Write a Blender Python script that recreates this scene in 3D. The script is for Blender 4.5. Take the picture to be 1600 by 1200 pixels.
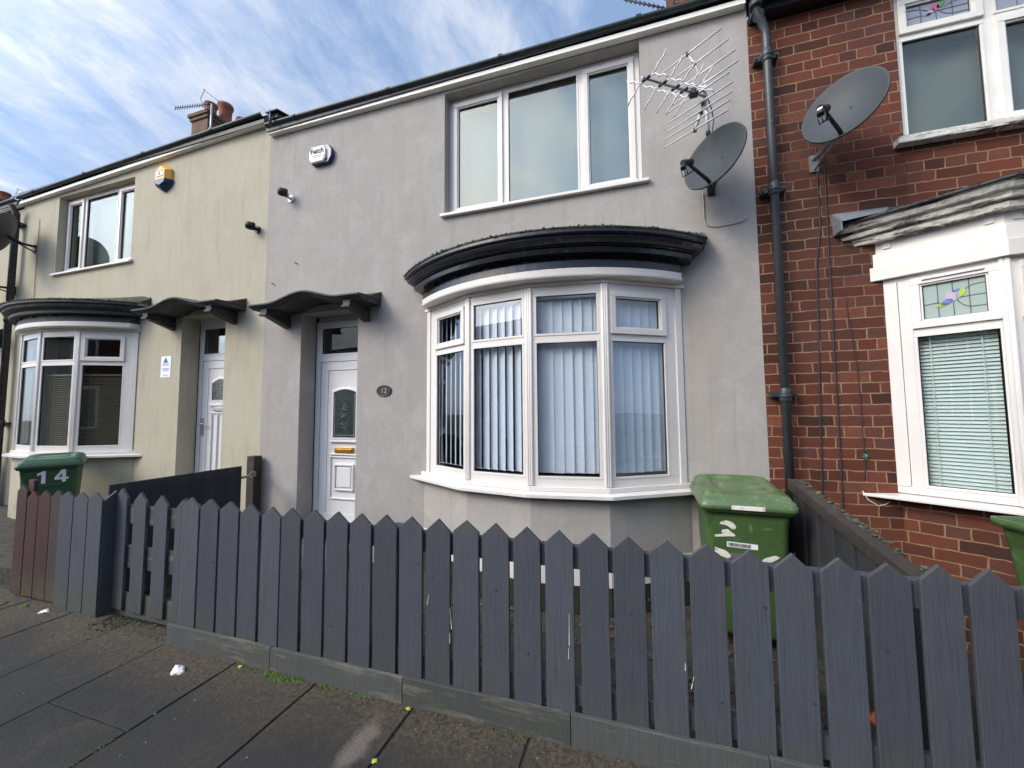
import bpy, bmesh, math, random
from mathutils import Vector, Matrix
random.seed(7)
R_ = math.radians
S = bpy.context.scene
for o in list(bpy.data.objects): bpy.data.objects.remove(o)
COL = S.collection

# ---------------------------------------------------------------- camera
cam_d = bpy.data.cameras.new('camera'); cam = bpy.data.objects.new('camera', cam_d); COL.objects.link(cam)
cam_d.sensor_fit = 'HORIZONTAL'; cam_d.sensor_width = 36; cam_d.lens = 612/1600*36
cam_d.clip_start = 0.02; cam_d.clip_end = 2000
def cam_matrix(yaw, pitch, roll):
    c, s = math.cos, math.sin
    Ry = Matrix(((c(yaw),0,s(yaw)),(0,1,0),(-s(yaw),0,c(yaw))))
    Rx = Matrix(((1,0,0),(0,c(pitch),s(pitch)),(0,-s(pitch),c(pitch))))
    Rz = Matrix(((c(roll),-s(roll),0),(s(roll),c(roll),0),(0,0,1)))
    M = Rz @ Rx @ Ry
    w = lambda r: Vector((r[0], r[2], -r[1]))
    X = w(M[0]); Y = -w(M[1]); Z = -w(M[2])
    return Matrix(((X.x,Y.x,Z.x,0),(X.y,Y.y,Z.y,0),(X.z,Y.z,Z.z,0),(0,0,0,1)))
cam.matrix_world = Matrix.Translation((0,0,1.5)) @ cam_matrix(R_(17.6), R_(3.8), R_(-.45))
S.camera = cam

# ---------------------------------------------------------------- world: daylight sky with thin cloud
W = bpy.data.worlds.new('World'); S.world = W; W.use_nodes = True
SUN_EL, SUN_ROT = R_(36), R_(224)
SUN_AZ = R_(44)   # behind the camera and to its left
SUN_DIR = Vector((-math.sin(SUN_AZ)*math.cos(SUN_EL), -math.cos(SUN_AZ)*math.cos(SUN_EL), math.sin(SUN_EL)))
def build_world():
    nt = W.node_tree; N = nt.nodes; L = nt.links; N.clear()
    out = N.new('ShaderNodeOutputWorld'); bg = N.new('ShaderNodeBackground'); bg.inputs[1].default_value = 0.15
    sky = N.new('ShaderNodeTexSky'); sky.sky_type = 'NISHITA'; sky.sun_disc = False
    sky.sun_elevation = SUN_EL; sky.sun_rotation = SUN_ROT; sky.air_density = 1.0; sky.dust_density = 1.0; sky.ozone_density = 1.4
    tc = N.new('ShaderNodeTexCoord'); mp = N.new('ShaderNodeMapping')
    # flatten the direction so the cloud sheet stretches to the horizon
    sep = N.new('ShaderNodeSeparateXYZ'); L.new(tc.outputs['Generated'], sep.inputs[0])
    den = N.new('ShaderNodeMath'); den.operation = 'ADD'; den.inputs[1].default_value = .28; L.new(sep.outputs[2], den.inputs[0])
    mx = N.new('ShaderNodeMath'); mx.operation = 'MAXIMUM'; mx.inputs[1].default_value = .12; L.new(den.outputs[0], mx.inputs[0])
    dv = N.new('ShaderNodeVectorMath'); dv.operation = 'DIVIDE'; L.new(tc.outputs['Generated'], dv.inputs[0])
    cb = N.new('ShaderNodeCombineXYZ')
    for i in range(3): L.new(mx.outputs[0], cb.inputs[i])
    L.new(cb.outputs[0], dv.inputs[1]); L.new(dv.outputs[0], mp.inputs[0])
    mp.inputs['Rotation'].default_value = (0,0,R_(62)); mp.inputs['Scale'].default_value = (1.7,.95,1)
    n1 = N.new('ShaderNodeTexNoise'); n1.inputs['Scale'].default_value = 1.5; n1.inputs['Detail'].default_value = 12; n1.inputs['Roughness'].default_value = .62; n1.inputs['Distortion'].default_value = .35
    n2 = N.new('ShaderNodeTexNoise'); n2.inputs['Scale'].default_value = 5.5; n2.inputs['Detail'].default_value = 12; n2.inputs['Roughness'].default_value = .66; n2.inputs['Distortion'].default_value = .5
    L.new(mp.outputs[0], n1.inputs['Vector']); L.new(mp.outputs[0], n2.inputs['Vector'])
    a = N.new('ShaderNodeMix'); a.data_type = 'FLOAT'; a.inputs[0].default_value = .44
    L.new(n1.outputs['Fac'], a.inputs[2]); L.new(n2.outputs['Fac'], a.inputs[3])
    cr = N.new('ShaderNodeValToRGB'); e = cr.color_ramp.elements
    e[0].position = .42; e[0].color = (.10,.10,.10,1); e[1].position = .63; e[1].color = (1,1,1,1)
    L.new(a.outputs[0], cr.inputs[0])
    cloud = N.new('ShaderNodeMix'); cloud.data_type = 'RGBA'
    # brightness of the cloud sheet itself, a little lilac and grey in its thin parts
    cloud.inputs[6].default_value = (2.5,3.9,6.5,1); cloud.inputs[7].default_value = (5.3,5.6,6.3,1)
    L.new(cr.outputs[0], cloud.inputs[0])
    fac = N.new('ShaderNodeMath'); fac.operation = 'MULTIPLY'; fac.inputs[1].default_value = .5; L.new(cr.outputs[0], fac.inputs[0])
    fa2 = N.new('ShaderNodeMath'); fa2.operation = 'ADD'; fa2.inputs[1].default_value = .50; fa2.use_clamp = True; L.new(fac.outputs[0], fa2.inputs[0])
    m = N.new('ShaderNodeMix'); m.data_type = 'RGBA'
    L.new(fa2.outputs[0], m.inputs[0]); L.new(sky.outputs[0], m.inputs[6]); L.new(cloud.outputs[2], m.inputs[7])
    # thin cloud glows around the hidden sun
    nrm = N.new('ShaderNodeVectorMath'); nrm.operation = 'NORMALIZE'; L.new(tc.outputs['Generated'], nrm.inputs[0])
    dt = N.new('ShaderNodeVectorMath'); dt.operation = 'DOT_PRODUCT'; L.new(nrm.outputs[0], dt.inputs[0]); dt.inputs[1].default_value = SUN_DIR
    g0 = N.new('ShaderNodeMath'); g0.operation = 'MAXIMUM'; g0.inputs[1].default_value = 0; L.new(dt.outputs['Value'], g0.inputs[0])
    g1 = N.new('ShaderNodeMath'); g1.operation = 'POWER'; g1.inputs[1].default_value = 6; L.new(g0.outputs[0], g1.inputs[0])
    g2 = N.new('ShaderNodeMath'); g2.operation = 'MULTIPLY_ADD'; g2.inputs[1].default_value = 5.5; g2.inputs[2].default_value = .86; L.new(g1.outputs[0], g2.inputs[0])
    wm = N.new('ShaderNodeMix'); wm.data_type = 'RGBA'; wm.inputs[6].default_value = (1,1,1,1); wm.inputs[7].default_value = (1.16,1,.78,1); L.new(g1.outputs[0], wm.inputs[0])
    gv = N.new('ShaderNodeVectorMath'); gv.operation = 'SCALE'; L.new(m.outputs[2], gv.inputs[0]); L.new(g2.outputs[0], gv.inputs['Scale'])
    gm = N.new('ShaderNodeVectorMath'); gm.operation = 'MULTIPLY'; L.new(gv.outputs[0], gm.inputs[0]); L.new(wm.outputs[2], gm.inputs[1])
    L.new(gm.outputs[0], bg.inputs[0]); L.new(bg.outputs[0], out.inputs[0])
build_world()
sun_d = bpy.data.lights.new('sun', 'SUN'); sun = bpy.data.objects.new('sun', sun_d); COL.objects.link(sun)
sun_d.energy = 1.2; sun_d.angle = R_(16); sun_d.color = (1, .92, .78)
sd = SUN_DIR
sun.rotation_euler = sd.to_track_quat('Z', 'Y').to_euler()
S.view_settings.view_transform = 'Standard'; S.view_settings.look = 'None'; S.view_settings.exposure = 0.25; S.view_settings.gamma = 1.0
S.render.engine = 'CYCLES'

# ---------------------------------------------------------------- materials
def newmat(name):
    m = bpy.data.materials.new(name); m.use_nodes = True
    nt = m.node_tree; bs = nt.nodes['Principled BSDF']
    return m, nt, bs
def ramp(nt, src, p0, p1, c0=(0,0,0,1), c1=(1,1,1,1)):
    r = nt.nodes.new('ShaderNodeValToRGB'); e = r.color_ramp.elements
    e[0].position = p0; e[0].color = c0; e[1].position = p1; e[1].color = c1
    nt.links.new(src, r.inputs[0]); return r.outputs[0]
def noise(nt, vec, scale, detail=6, rough=.6, dist=0, stretch=None):
    n = nt.nodes.new('ShaderNodeTexNoise'); n.inputs['Scale'].default_value = scale
    n.inputs['Detail'].default_value = detail; n.inputs['Roughness'].default_value = rough; n.inputs['Distortion'].default_value = dist
    if stretch:
        mp = nt.nodes.new('ShaderNodeMapping'); mp.inputs['Scale'].default_value = stretch
        nt.links.new(vec, mp.inputs[0]); vec = mp.outputs[0]
    nt.links.new(vec, n.inputs['Vector']); return n.outputs['Fac']
def mix(nt, fac, a, b, blend='MIX'):
    m = nt.nodes.new('ShaderNodeMix'); m.data_type = 'RGBA'; m.blend_type = blend
    for sock, v in ((m.inputs[0], fac), (m.inputs[6], a), (m.inputs[7], b)):
        if hasattr(v, 'is_linked'): nt.links.new(v, sock)
        elif isinstance(v, (int, float)): sock.default_value = v
        else: sock.default_value = (*v[:3], 1)
    return m.outputs[2]
def math_(nt, op, a, b=0, clamp=False):
    m = nt.nodes.new('ShaderNodeMath'); m.operation = op; m.use_clamp = clamp
    for i, v in enumerate((a, b)):
        if hasattr(v, 'is_linked'): nt.links.new(v, m.inputs[i])
        else: m.inputs[i].default_value = v
    return m.outputs[0]
def bump(nt, bs, h, strength, dist=.01, prev=None):
    b = nt.nodes.new('ShaderNodeBump'); b.inputs['Strength'].default_value = strength; b.inputs['Distance'].default_value = dist
    nt.links.new(h, b.inputs['Height'])
    if prev: nt.links.new(prev, b.inputs['Normal'])
    nt.links.new(b.outputs[0], bs.inputs['Normal']); return b.outputs[0]
def pos(nt):
    g = nt.nodes.new('ShaderNodeNewGeometry'); return g.outputs['Position']
def objc(nt):
    g = nt.nodes.new('ShaderNodeTexCoord'); return g.outputs['Object']
def zramp(nt, lo, hi, axis=2):
    s = nt.nodes.new('ShaderNodeSeparateXYZ'); nt.links.new(pos(nt), s.inputs[0])
    m = nt.nodes.new('ShaderNodeMapRange'); m.inputs[1].default_value = lo; m.inputs[2].default_value = hi; m.inputs[3].default_value = 1; m.inputs[4].default_value = 0
    nt.links.new(s.outputs[axis], m.inputs[0]); return m.outputs[0]

def plain(name, col, rough=.5, metal=0, var=.12, vs=6, bs_=0, bscale=80, dirt=None, dscale=4, dlo=.5, dhi=.7, stretch=None, coord='pos', spec=.5, dirt2=None):
    m, nt, b = newmat(name); v = pos(nt) if coord == 'pos' else objc(nt)
    f = noise(nt, v, vs, 8, .65, 0, stretch)
    c = mix(nt, ramp(nt, f, .3, .7), tuple(x*(1-var) for x in col), tuple(min(1,x*(1+var)) for x in col))
    if dirt is not None:
        d = ramp(nt, noise(nt, v, dscale, 10, .7, .3, stretch), dlo, dhi); c = mix(nt, d, c, dirt)
    if dirt2 is not None:
        d = ramp(nt, noise(nt, v, dirt2[1], 10, .7, .2), dirt2[2], dirt2[3]); c = mix(nt, d, c, dirt2[0])
    nt.links.new(c, b.inputs['Base Color'])
    b.inputs['Roughness'].default_value = rough; b.inputs['Metallic'].default_value = metal; b.inputs['Specular IOR Level'].default_value = spec
    if bs_: bump(nt, b, noise(nt, v, bscale, 6, .6, 0, stretch), bs_)
    return m

def render_wall(name, base, patch, light, dark, streak=.5, seed=0, warm=(.40,.34,.27)):
    m, nt, b = newmat(name); v = pos(nt)
    mp = nt.nodes.new('ShaderNodeMapping'); mp.inputs['Location'].default_value = (seed, seed*.7, seed*1.3); nt.links.new(v, mp.inputs[0]); v = mp.outputs[0]
    c = mix(nt, ramp(nt, noise(nt, v, .9, 8, .6, .4), .36, .66), base, patch)
    c = mix(nt, math_(nt, 'MULTIPLY', ramp(nt, noise(nt, v, 3.2, 10, .72, .6), .48, .68), .6), c, light)
    c = mix(nt, math_(nt, 'MULTIPLY', ramp(nt, noise(nt, v, 2.2, 10, .7, .2, (2.6,2.6,.55)), .50, .78), streak), c, dark)
    c = mix(nt, math_(nt, 'MULTIPLY', ramp(nt, noise(nt, v, 26, 6, .7), .45, .75), .25), c, dark)
    c = mix(nt, math_(nt, 'MULTIPLY', ramp(nt, noise(nt, v, 75, 8, .8), .40, .70), .30), c, dark)
    c = mix(nt, math_(nt, 'MULTIPLY', ramp(nt, noise(nt, v, 38, 8, .8, .4, (1,1,.45)), .60, .72), .5), c, light)
    c = mix(nt, math_(nt, 'MULTIPLY', ramp(nt, noise(nt, v, 1.5, 8, .6, .4, (1.6,1.6,.45)), .58, .72), .55), c, warm)
    c = mix(nt, math_(nt, 'MULTIPLY', ramp(nt, noise(nt, v, 7, 8, .7, .1, (3.2,3.2,.10)), .56, .74), .55), c, dark)
    # thin run-off streaks under the roofline and splash near the ground
    c = mix(nt, math_(nt, 'MULTIPLY', math_(nt, 'MULTIPLY', ramp(nt, noise(nt, v, 5, 8, .7, .1, (4,4,.12)), .52, .75), zramp(nt, 5.0, 3.4)), 0), c, dark)
    sp = math_(nt, 'MULTIPLY', zramp(nt, -.05, .5), ramp(nt, noise(nt, v, 6, 8, .7), .35, .65)); c = mix(nt, math_(nt, 'MULTIPLY', sp, .6), c, (.12,.115,.09))
    # small chips and scuffs
    vo = nt.nodes.new('ShaderNodeTexVoronoi'); vo.inputs['Scale'].default_value = 2.6; nt.links.new(v, vo.inputs['Vector'])
    ch = math_(nt, 'MULTIPLY', ramp(nt, math_(nt, 'ADD', vo.outputs['Distance'], math_(nt, 'MULTIPLY', noise(nt, v, 30, 4), .12)), .085, .10, (1,1,1,1), (0,0,0,1)), .35)
    c = mix(nt, ch, c, light)
    nt.links.new(c, b.inputs['Base Color']); b.inputs['Roughness'].default_value = .93; b.inputs['Specular IOR Level'].default_value = .2
    n1 = bump(nt, b, noise(nt, v, 9, 4, .5), .25, .02)
    bump(nt, b, noise(nt, v, 120, 6, .7), .45, .004, n1)
    return m

def brick_mat():
    m, nt, b = newmat('red_brick'); tc = nt.nodes.new('ShaderNodeTexCoord'); uv = tc.outputs['UV']
    # wobble the courses a little
    nz = nt.nodes.new('ShaderNodeTexNoise'); nz.inputs['Scale'].default_value = 13; nz.inputs['Detail'].default_value = 5; nt.links.new(uv, nz.inputs['Vector'])
    sb = nt.nodes.new('ShaderNodeVectorMath'); sb.operation = 'SUBTRACT'; sb.inputs[1].default_value = (.5,.5,.5); nt.links.new(nz.outputs['Color'], sb.inputs[0])
    sc = nt.nodes.new('ShaderNodeVectorMath'); sc.operation = 'SCALE'; sc.inputs['Scale'].default_value = .019; nt.links.new(sb.outputs[0], sc.inputs[0])
    ad = nt.nodes.new('ShaderNodeVectorMath'); nt.links.new(uv, ad.inputs[0]); nt.links.new(sc.outputs[0], ad.inputs[1])
    br = nt.nodes.new('ShaderNodeTexBrick'); nt.links.new(ad.outputs[0], br.inputs['Vector'])
    br.offset = .5; br.offset_frequency = 2; br.squash = .5; br.squash_frequency = 4
    br.inputs['Scale'].default_value = 1; br.inputs['Brick Width'].default_value = .232; br.inputs['Row Height'].default_value = .080
    br.inputs['Mortar Size'].default_value = .0050; br.inputs['Mortar Smooth'].default_value = .25; br.inputs['Bias'].default_value = 0
    br.inputs['Color1'].default_value = (0,0,0,1); br.inputs['Color2'].default_value = (1,1,1,1); br.inputs['Mortar'].default_value = (.5,.5,.5,1)
    cr = nt.nodes.new('ShaderNodeValToRGB'); e = cr.color_ramp.elements
    cols = [(0,(.045,.019,.014)),(.2,(.088,.027,.017)),(.45,(.125,.037,.022)),(.7,(.155,.046,.026)),(.9,(.105,.042,.034)),(1,(.205,.066,.034))]
    e[0].position, e[0].color = cols[0][0], (*cols[0][1],1); e[1].position, e[1].color = cols[-1][0], (*cols[-1][1],1)
    for p, c in cols[1:-1]: q = e.new(p); q.color = (*c,1)
    nt.links.new(br.outputs['Color'], cr.inputs[0])
    c = mix(nt, math_(nt,'MULTIPLY', ramp(nt, noise(nt, uv, 22, 8, .75), .45, .75), .55), cr.outputs[0], (.075,.028,.022))
    c = mix(nt, math_(nt,'MULTIPLY', ramp(nt, noise(nt, uv, 70, 4, .8), .64, .70), .5), c, (.42,.30,.22))
    soot = math_(nt, 'MULTIPLY', ramp(nt, noise(nt, uv, 1.1, 8, .65, .5), .46, .66), .62); c = mix(nt, soot, c, (.055,.035,.03))
    mc = mix(nt, ramp(nt, noise(nt, uv, 14, 6, .7), .35, .7), (.36,.225,.125), (.21,.135,.08))
    mc = mix(nt, ramp(nt, noise(nt, uv, .9, 8, .65, .6), .50, .62), mc, (.13,.095,.07))
    mf = math_(nt, 'MULTIPLY', br.outputs['Fac'], math_(nt, 'ADD', math_(nt, 'MULTIPLY', noise(nt, uv, 18, 6, .8), .9), .45), True)
    smear = math_(nt, 'MULTIPLY', ramp(nt, noise(nt, uv, 7, 10, .8, .6), .66, .72), .55)
    c = mix(nt, mf, c, mc); c = mix(nt, smear, c, (.23,.165,.115))
    # algae and grime low on the wall
    g = math_(nt, 'MULTIPLY', zramp(nt, 0, .9), ramp(nt, noise(nt, uv, 5, 8, .7), .45, .7)); c = mix(nt, math_(nt,'MULTIPLY',g,.5), c, (.05,.05,.03))
    nt.links.new(c, b.inputs['Base Color']); b.inputs['Roughness'].default_value = .88; b.inputs['Specular IOR Level'].default_value = .25
    inv = math_(nt, 'SUBTRACT', 1, br.outputs['Fac'])
    n1 = bump(nt, b, inv, .8, .009); bump(nt, b, noise(nt, uv, 60, 6, .7), .5, .004, n1)
    return m

def wood_paint(name, base, under, wear_lo=.66, algae=.8, st=(3,3,.5)):
    m, nt, b = newmat(name); v = pos(nt); tc = objc(nt)
    oi = nt.nodes.new('ShaderNodeObjectInfo')
    vv = nt.nodes.new('ShaderNodeVectorMath'); nt.links.new(v, vv.inputs[0]); cb = nt.nodes.new('ShaderNodeCombineXYZ')
    nt.links.new(math_(nt,'MULTIPLY',oi.outputs['Random'],7), cb.inputs[0]); nt.links.new(cb.outputs[0], vv.inputs[1]); v = vv.outputs[0]
    c = mix(nt, oi.outputs['Random'], tuple(x*.78 for x in base), tuple(x*1.2 for x in base))
    c = mix(nt, math_(nt,'MULTIPLY',ramp(nt, noise(nt, v, 3, 8, .7, .3), .4, .7),.5), c, tuple(x*.72 for x in base))
    c = mix(nt, math_(nt,'MULTIPLY',ramp(nt, noise(nt, v, 4.5, 10, .75, .5), .5, .75),.55), c, (base[0]*1.2,base[1]*.98,base[2]*.95))
    gr = noise(nt, v, 14, 8, .7, .6, (6,6,.35)); c = mix(nt, math_(nt,'MULTIPLY',ramp(nt, gr, .48, .70),.5), c, tuple(x*.55 for x in base))
    c = mix(nt, math_(nt,'MULTIPLY',ramp(nt, noise(nt, v, 40 if st[0]>1 else 5, 8, .8, .2, st), wear_lo, wear_lo+.07),.75), c, under)
    al = math_(nt,'MULTIPLY', zramp(nt, .05, .30), ramp(nt, noise(nt, v, 7, 8, .7), .38, .66)); c = mix(nt, math_(nt,'MULTIPLY',al,algae), c, (.07,.075,.035))
    tp = math_(nt,'MULTIPLY', zramp(nt, .95, .80), ramp(nt, noise(nt, v, 18, 8, .7), .45, .66)); 
    ts = nt.nodes.new('ShaderNodeSeparateXYZ'); nt.links.new(pos(nt), ts.inputs[0]); tm = nt.nodes.new('ShaderNodeMapRange'); tm.inputs[1].default_value = .84; tm.inputs[2].default_value = .94; nt.links.new(ts.outputs[2], tm.inputs[0])
    c = mix(nt, math_(nt,'MULTIPLY', math_(nt,'MULTIPLY', tm.outputs[0], ramp(nt, noise(nt, v, 14, 10, .75), .40, .62)), .7 if algae > .5 else 0), c, (.085,.075,.062))
    nt.links.new(c, b.inputs['Base Color']); b.inputs['Roughness'].default_value = .72; b.inputs['Specular IOR Level'].default_value = .35
    n1 = bump(nt, b, gr, .7, .006); bump(nt, b, noise(nt, v, 60, 8, .7, 0, (3,3,.4)), .4, .003, n1)
    return m

def pavement_mat():
    m, nt, b = newmat('pavement_slab'); v = pos(nt); oi = nt.nodes.new('ShaderNodeNewGeometry')
    c = mix(nt, ramp(nt, noise(nt, v, 1.3, 10, .65, .3), .35, .68), (.028,.026,.0225), (.056,.050,.042))
    c = mix(nt, math_(nt,'MULTIPLY', oi.outputs['Random Per Island'], .55), c, (.045,.041,.035))
    c = mix(nt, math_(nt,'MULTIPLY',ramp(nt, noise(nt, v, 6, 12, .8, .4), .45, .68),.6), c, (.032,.030,.027))
    c = mix(nt, math_(nt,'MULTIPLY',ramp(nt, noise(nt, v, 3.4, 12, .8, .8), .54, .70),.5), c, (.105,.088,.066))
    # gritty earth and moss washed against the fence
    edge = math_(nt,'MULTIPLY', zramp(nt, 1.92, 1.42, 1), 1)
    s = nt.nodes.new('ShaderNodeSeparateXYZ'); nt.links.new(v, s.inputs[0])
    e2 = nt.nodes.new('ShaderNodeMapRange'); e2.inputs[1].default_value = 1.35; e2.inputs[2].default_value = 1.9; nt.links.new(s.outputs[1], e2.inputs[0])
    dirt = ramp(nt, math_(nt,'ADD', math_(nt,'MULTIPLY', e2.outputs[0], .52), math_(nt,'MULTIPLY', noise(nt, v, 2.4, 10, .75, .5), .75)), .48, .78)
    dcol = mix(nt, ramp(nt, noise(nt, v, 40, 8, .8), .4, .62), (.045,.032,.02), (.17,.135,.085))
    c = mix(nt, math_(nt,'MULTIPLY',dirt,.85), c, dcol)
    # pale worn streak in front of the second joint
    mp = nt.nodes.new('ShaderNodeMapping'); mp.inputs['Location'].default_value = (1.235,-1.57,0); nt.links.new(v, mp.inputs[0])
    m2 = nt.nodes.new('ShaderNodeMapping'); m2.inputs['Rotation'].default_value = (0,0,R_(-12)); m2.inputs['Scale'].default_value = (7.0,2.2,0); nt.links.new(mp.outputs[0], m2.inputs[0])
    ln = nt.nodes.new('ShaderNodeVectorMath'); ln.operation = 'LENGTH'; nt.links.new(m2.outputs[0], ln.inputs[0])
    wr = ramp(nt, math_(nt,'ADD', ln.outputs['Value'], math_(nt,'MULTIPLY', noise(nt, v, 9, 10, .8), 1.1)), .75, 1.35, (1,1,1,1), (0,0,0,1))
    c = mix(nt, math_(nt,'MULTIPLY',wr,.75), c, (.25,.205,.165))
    # pale flecks
    vo = nt.nodes.new('ShaderNodeTexVoronoi'); vo.inputs['Scale'].default_value = 34; nt.links.new(v, vo.inputs['Vector'])
    fl = math_(nt,'MULTIPLY', ramp(nt, vo.outputs['Distance'], .05, .09, (1,1,1,1), (0,0,0,1)), ramp(nt, noise(nt, v, 11, 4, .7), .58, .62)); c = mix(nt, math_(nt,'MULTIPLY',fl,.55), c, (.34,.33,.29))
    c = mix(nt, math_(nt,'MULTIPLY',ramp(nt, noise(nt, v, 120, 8, .85), .42, .60),.6), c, (.014,.013,.012))
    c = mix(nt, math_(nt,'MULTIPLY',ramp(nt, noise(nt, v, 90, 8, .85, .5), .60, .66),.5), c, (.17,.15,.12))
    nt.links.new(c, b.inputs['Base Color']); b.inputs['Roughness'].default_value = .8; b.inputs['Specular IOR Level'].default_value = .35
    n1 = bump(nt, b, noise(nt, v, 110, 8, .85), .9, .006); bump(nt, b, noise(nt, v, 9, 8, .7), .4, .02, n1)
    return m

def glass(name, tint=(.86,.9,.9), refl=.16, gcol=(.9,.95,1)):
    m = bpy.data.materials.new(name); m.use_nodes = True; nt = m.node_tree; N = nt.nodes; N.clear()
    out = N.new('ShaderNodeOutputMaterial'); t = N.new('ShaderNodeBsdfTransparent'); t.inputs[0].default_value = (*tint,1)
    g = N.new('ShaderNodeBsdfGlossy'); g.inputs['Color'].default_value = (*gcol,1); g.inputs['Roughness'].default_value = .012
    fr = N.new('ShaderNodeLayerWeight'); fr.inputs['Blend'].default_value = .5
    f = math_(nt, 'ADD', math_(nt, 'MULTIPLY', math_(nt, 'POWER', fr.outputs['Facing'], 4), .55), refl, True)
    bn = N.new('ShaderNodeBump'); bn.inputs['Strength'].default_value = .06; bn.inputs['Distance'].default_value = .02
    nt.links.new(noise(nt, pos(nt), 1.6, 2, .4), bn.inputs['Height']); nt.links.new(bn.outputs[0], g.inputs['Normal'])
    mx = N.new('ShaderNodeMixShader'); nt.links.new(f, mx.inputs[0]); nt.links.new(t.outputs[0], mx.inputs[1]); nt.links.new(g.outputs[0], mx.inputs[2])
    nt.links.new(mx.outputs[0], out.inputs[0]); return m

def cloth(name, col, trans=.35):
    m, nt, b = newmat(name); b.inputs['Base Color'].default_value = (*col,1); b.inputs['Roughness'].default_value = .8
    t = nt.nodes.new('ShaderNodeBsdfTranslucent'); t.inputs[0].default_value = (*col,1)
    mx = nt.nodes.new('ShaderNodeMixShader'); mx.inputs[0].default_value = trans
    nt.links.new(b.outputs[0], mx.inputs[1]); nt.links.new(t.outputs[0], mx.inputs[2]); nt.links.new(mx.outputs[0], nt.nodes['Material Output'].inputs[0])
    return m

M = {}
M['grey'] = render_wall('grey_render', (.362,.338,.315), (.390,.358,.328), (.46,.44,.415), (.265,.25,.24), .5, 0)
M['cream'] = render_wall('cream_render', (.445,.405,.308), (.48,.44,.338), (.51,.47,.37), (.31,.28,.22), .6, 5, (.40,.36,.25))
M['brick'] = brick_mat()
M['upvc'] = plain('white_upvc', (.70,.66,.62), .32, var=.05, vs=2.5, dirt=(.55,.47,.38), dscale=9, dlo=.62, dhi=.9, spec=.5)
M['upvc_cool'] = plain('white_upvc_door', (.70,.69,.69), .3, var=.03, vs=2, spec=.5)
M['upvc_old'] = plain('white_upvc_weathered', (.74,.72,.66), .45, var=.07, vs=5, dirt=(.40,.35,.24), dscale=12, dlo=.60, dhi=.85)
M['strip'] = plain('white_fascia_trim', (.88,.84,.76), .4, var=.04, dirt=(.5,.44,.34), dscale=6, dlo=.64, dhi=.85)
M['gasket'] = plain('gasket', (.02,.02,.022), .6)
M['white_paint'] = plain('white_gloss_paint', (.66,.625,.58), .4, var=.05, dirt=(.45,.38,.3), dscale=10, dlo=.62, dhi=.85)
M['peel'] = plain('peeling_white_paint', (.66,.63,.57), .7, var=.15, vs=12, bs_=.25, bscale=30, dirt=(.045,.035,.025), dscale=7, dlo=.52, dhi=.57, stretch=(.5,.5,5), dirt2=((.30,.28,.22),30,.5,.7))
M['black'] = plain('black_gloss_paint', (.014,.014,.020), .20, var=.3, vs=14, dirt=(.06,.06,.065), dscale=20, dlo=.58, dhi=.8, bs_=.12, bscale=40)
M['black_old'] = plain('weathered_black_paint', (.022,.024,.027), .6, var=.35, vs=10, dirt=(.10,.095,.07), dscale=14, dlo=.5, dhi=.75, bs_=.3, bscale=50)
M['gutter'] = plain('black_plastic_gutter', (.014,.022,.024), .35, var=.3, dirt=(.035,.06,.045), dscale=6, dlo=.45, dhi=.7)
M['pipe'] = plain('painted_iron_pipe', (.034,.040,.044), .42, var=.25, vs=8, dirt=(.22,.22,.21), dscale=40, dlo=.64, dhi=.7, bs_=.1)
M['slate'] = plain('slate_roof', (.07,.07,.075), .6, var=.3, vs=8, bs_=.3, bscale=20)
M['lead'] = plain('lead_flashing', (.22,.24,.26), .5, .3, var=.2, bs_=.2, bscale=20)
M['moss_edge'] = plain('mossy_edge', (.055,.058,.030), .95, var=.5, vs=30, dirt=(.17,.165,.12), dscale=35, dlo=.5, dhi=.65, bs_=1, bscale=60)
M['moss'] = plain('moss', (.065,.10,.018), .95, var=.5, vs=40, dirt=(.04,.035,.02), dscale=30, dlo=.5, dhi=.7)
M['fence'] = wood_paint('blue_grey_fence_paint', (.063,.069,.084), (.15,.14,.12), .63)
M['kick'] = wood_paint('weathered_kick_board_paint', (.072,.076,.080), (.17,.155,.12), .53, .45, (.35,3,3))
M['fence_red'] = wood_paint('red_brown_fence_paint', (.060,.024,.022), (.12,.08,.06), .70)
M['fence_dark'] = wood_paint('dark_fence_paint', (.020,.025,.034), (.09,.085,.08), .70)
M['fence_brown'] = wood_paint('faded_brown_grey_fence_paint', (.036,.036,.040), (.09,.085,.08), .66)
M['wood_old'] = wood_paint('bare_dark_timber', (.045,.034,.028), (.12,.10,.08), .55)
M['slab'] = pavement_mat()
M['joint'] = plain('joint_earth', (.022,.020,.015), .95, var=.4, vs=30, dirt=(.04,.05,.02), dscale=8, dlo=.5, dhi=.7)
M['earth'] = plain('garden_ground', (.060,.048,.036), .95, var=.5, vs=9, dirt=(.022,.02,.016), dscale=14, dlo=.42, dhi=.62, bs_=.8, bscale=40, dirt2=((.045,.06,.02),4,.52,.7))
M['asphalt'] = plain('road_asphalt', (.05,.05,.052), .85, var=.2, vs=20, bs_=.4, bscale=150)
M['kerb'] = plain('kerb_stone', (.17,.165,.155), .85, var=.2, vs=12, bs_=.3)
M['green'] = plain('green_bin_plastic', (.056,.108,.032), .42, var=.16, vs=5, dirt=(.14,.20,.15), dscale=9, dlo=.56, dhi=.82, bs_=.08, bscale=60, coord='obj', dirt2=((.05,.06,.03),3,.55,.75))
M['green2'] = plain('cool_green_bin_plastic', (.032,.088,.042), .5, var=.14, vs=5, dirt=(.12,.22,.16), dscale=9, dlo=.62, dhi=.85, coord='obj')
M['lidgreen'] = plain('faded_green_lid', (.080,.130,.048), .30, var=.2, vs=5, dirt=(.22,.27,.17), dscale=11, dlo=.52, dhi=.75, coord='obj', dirt2=((.035,.045,.03),6,.55,.72))
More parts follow.
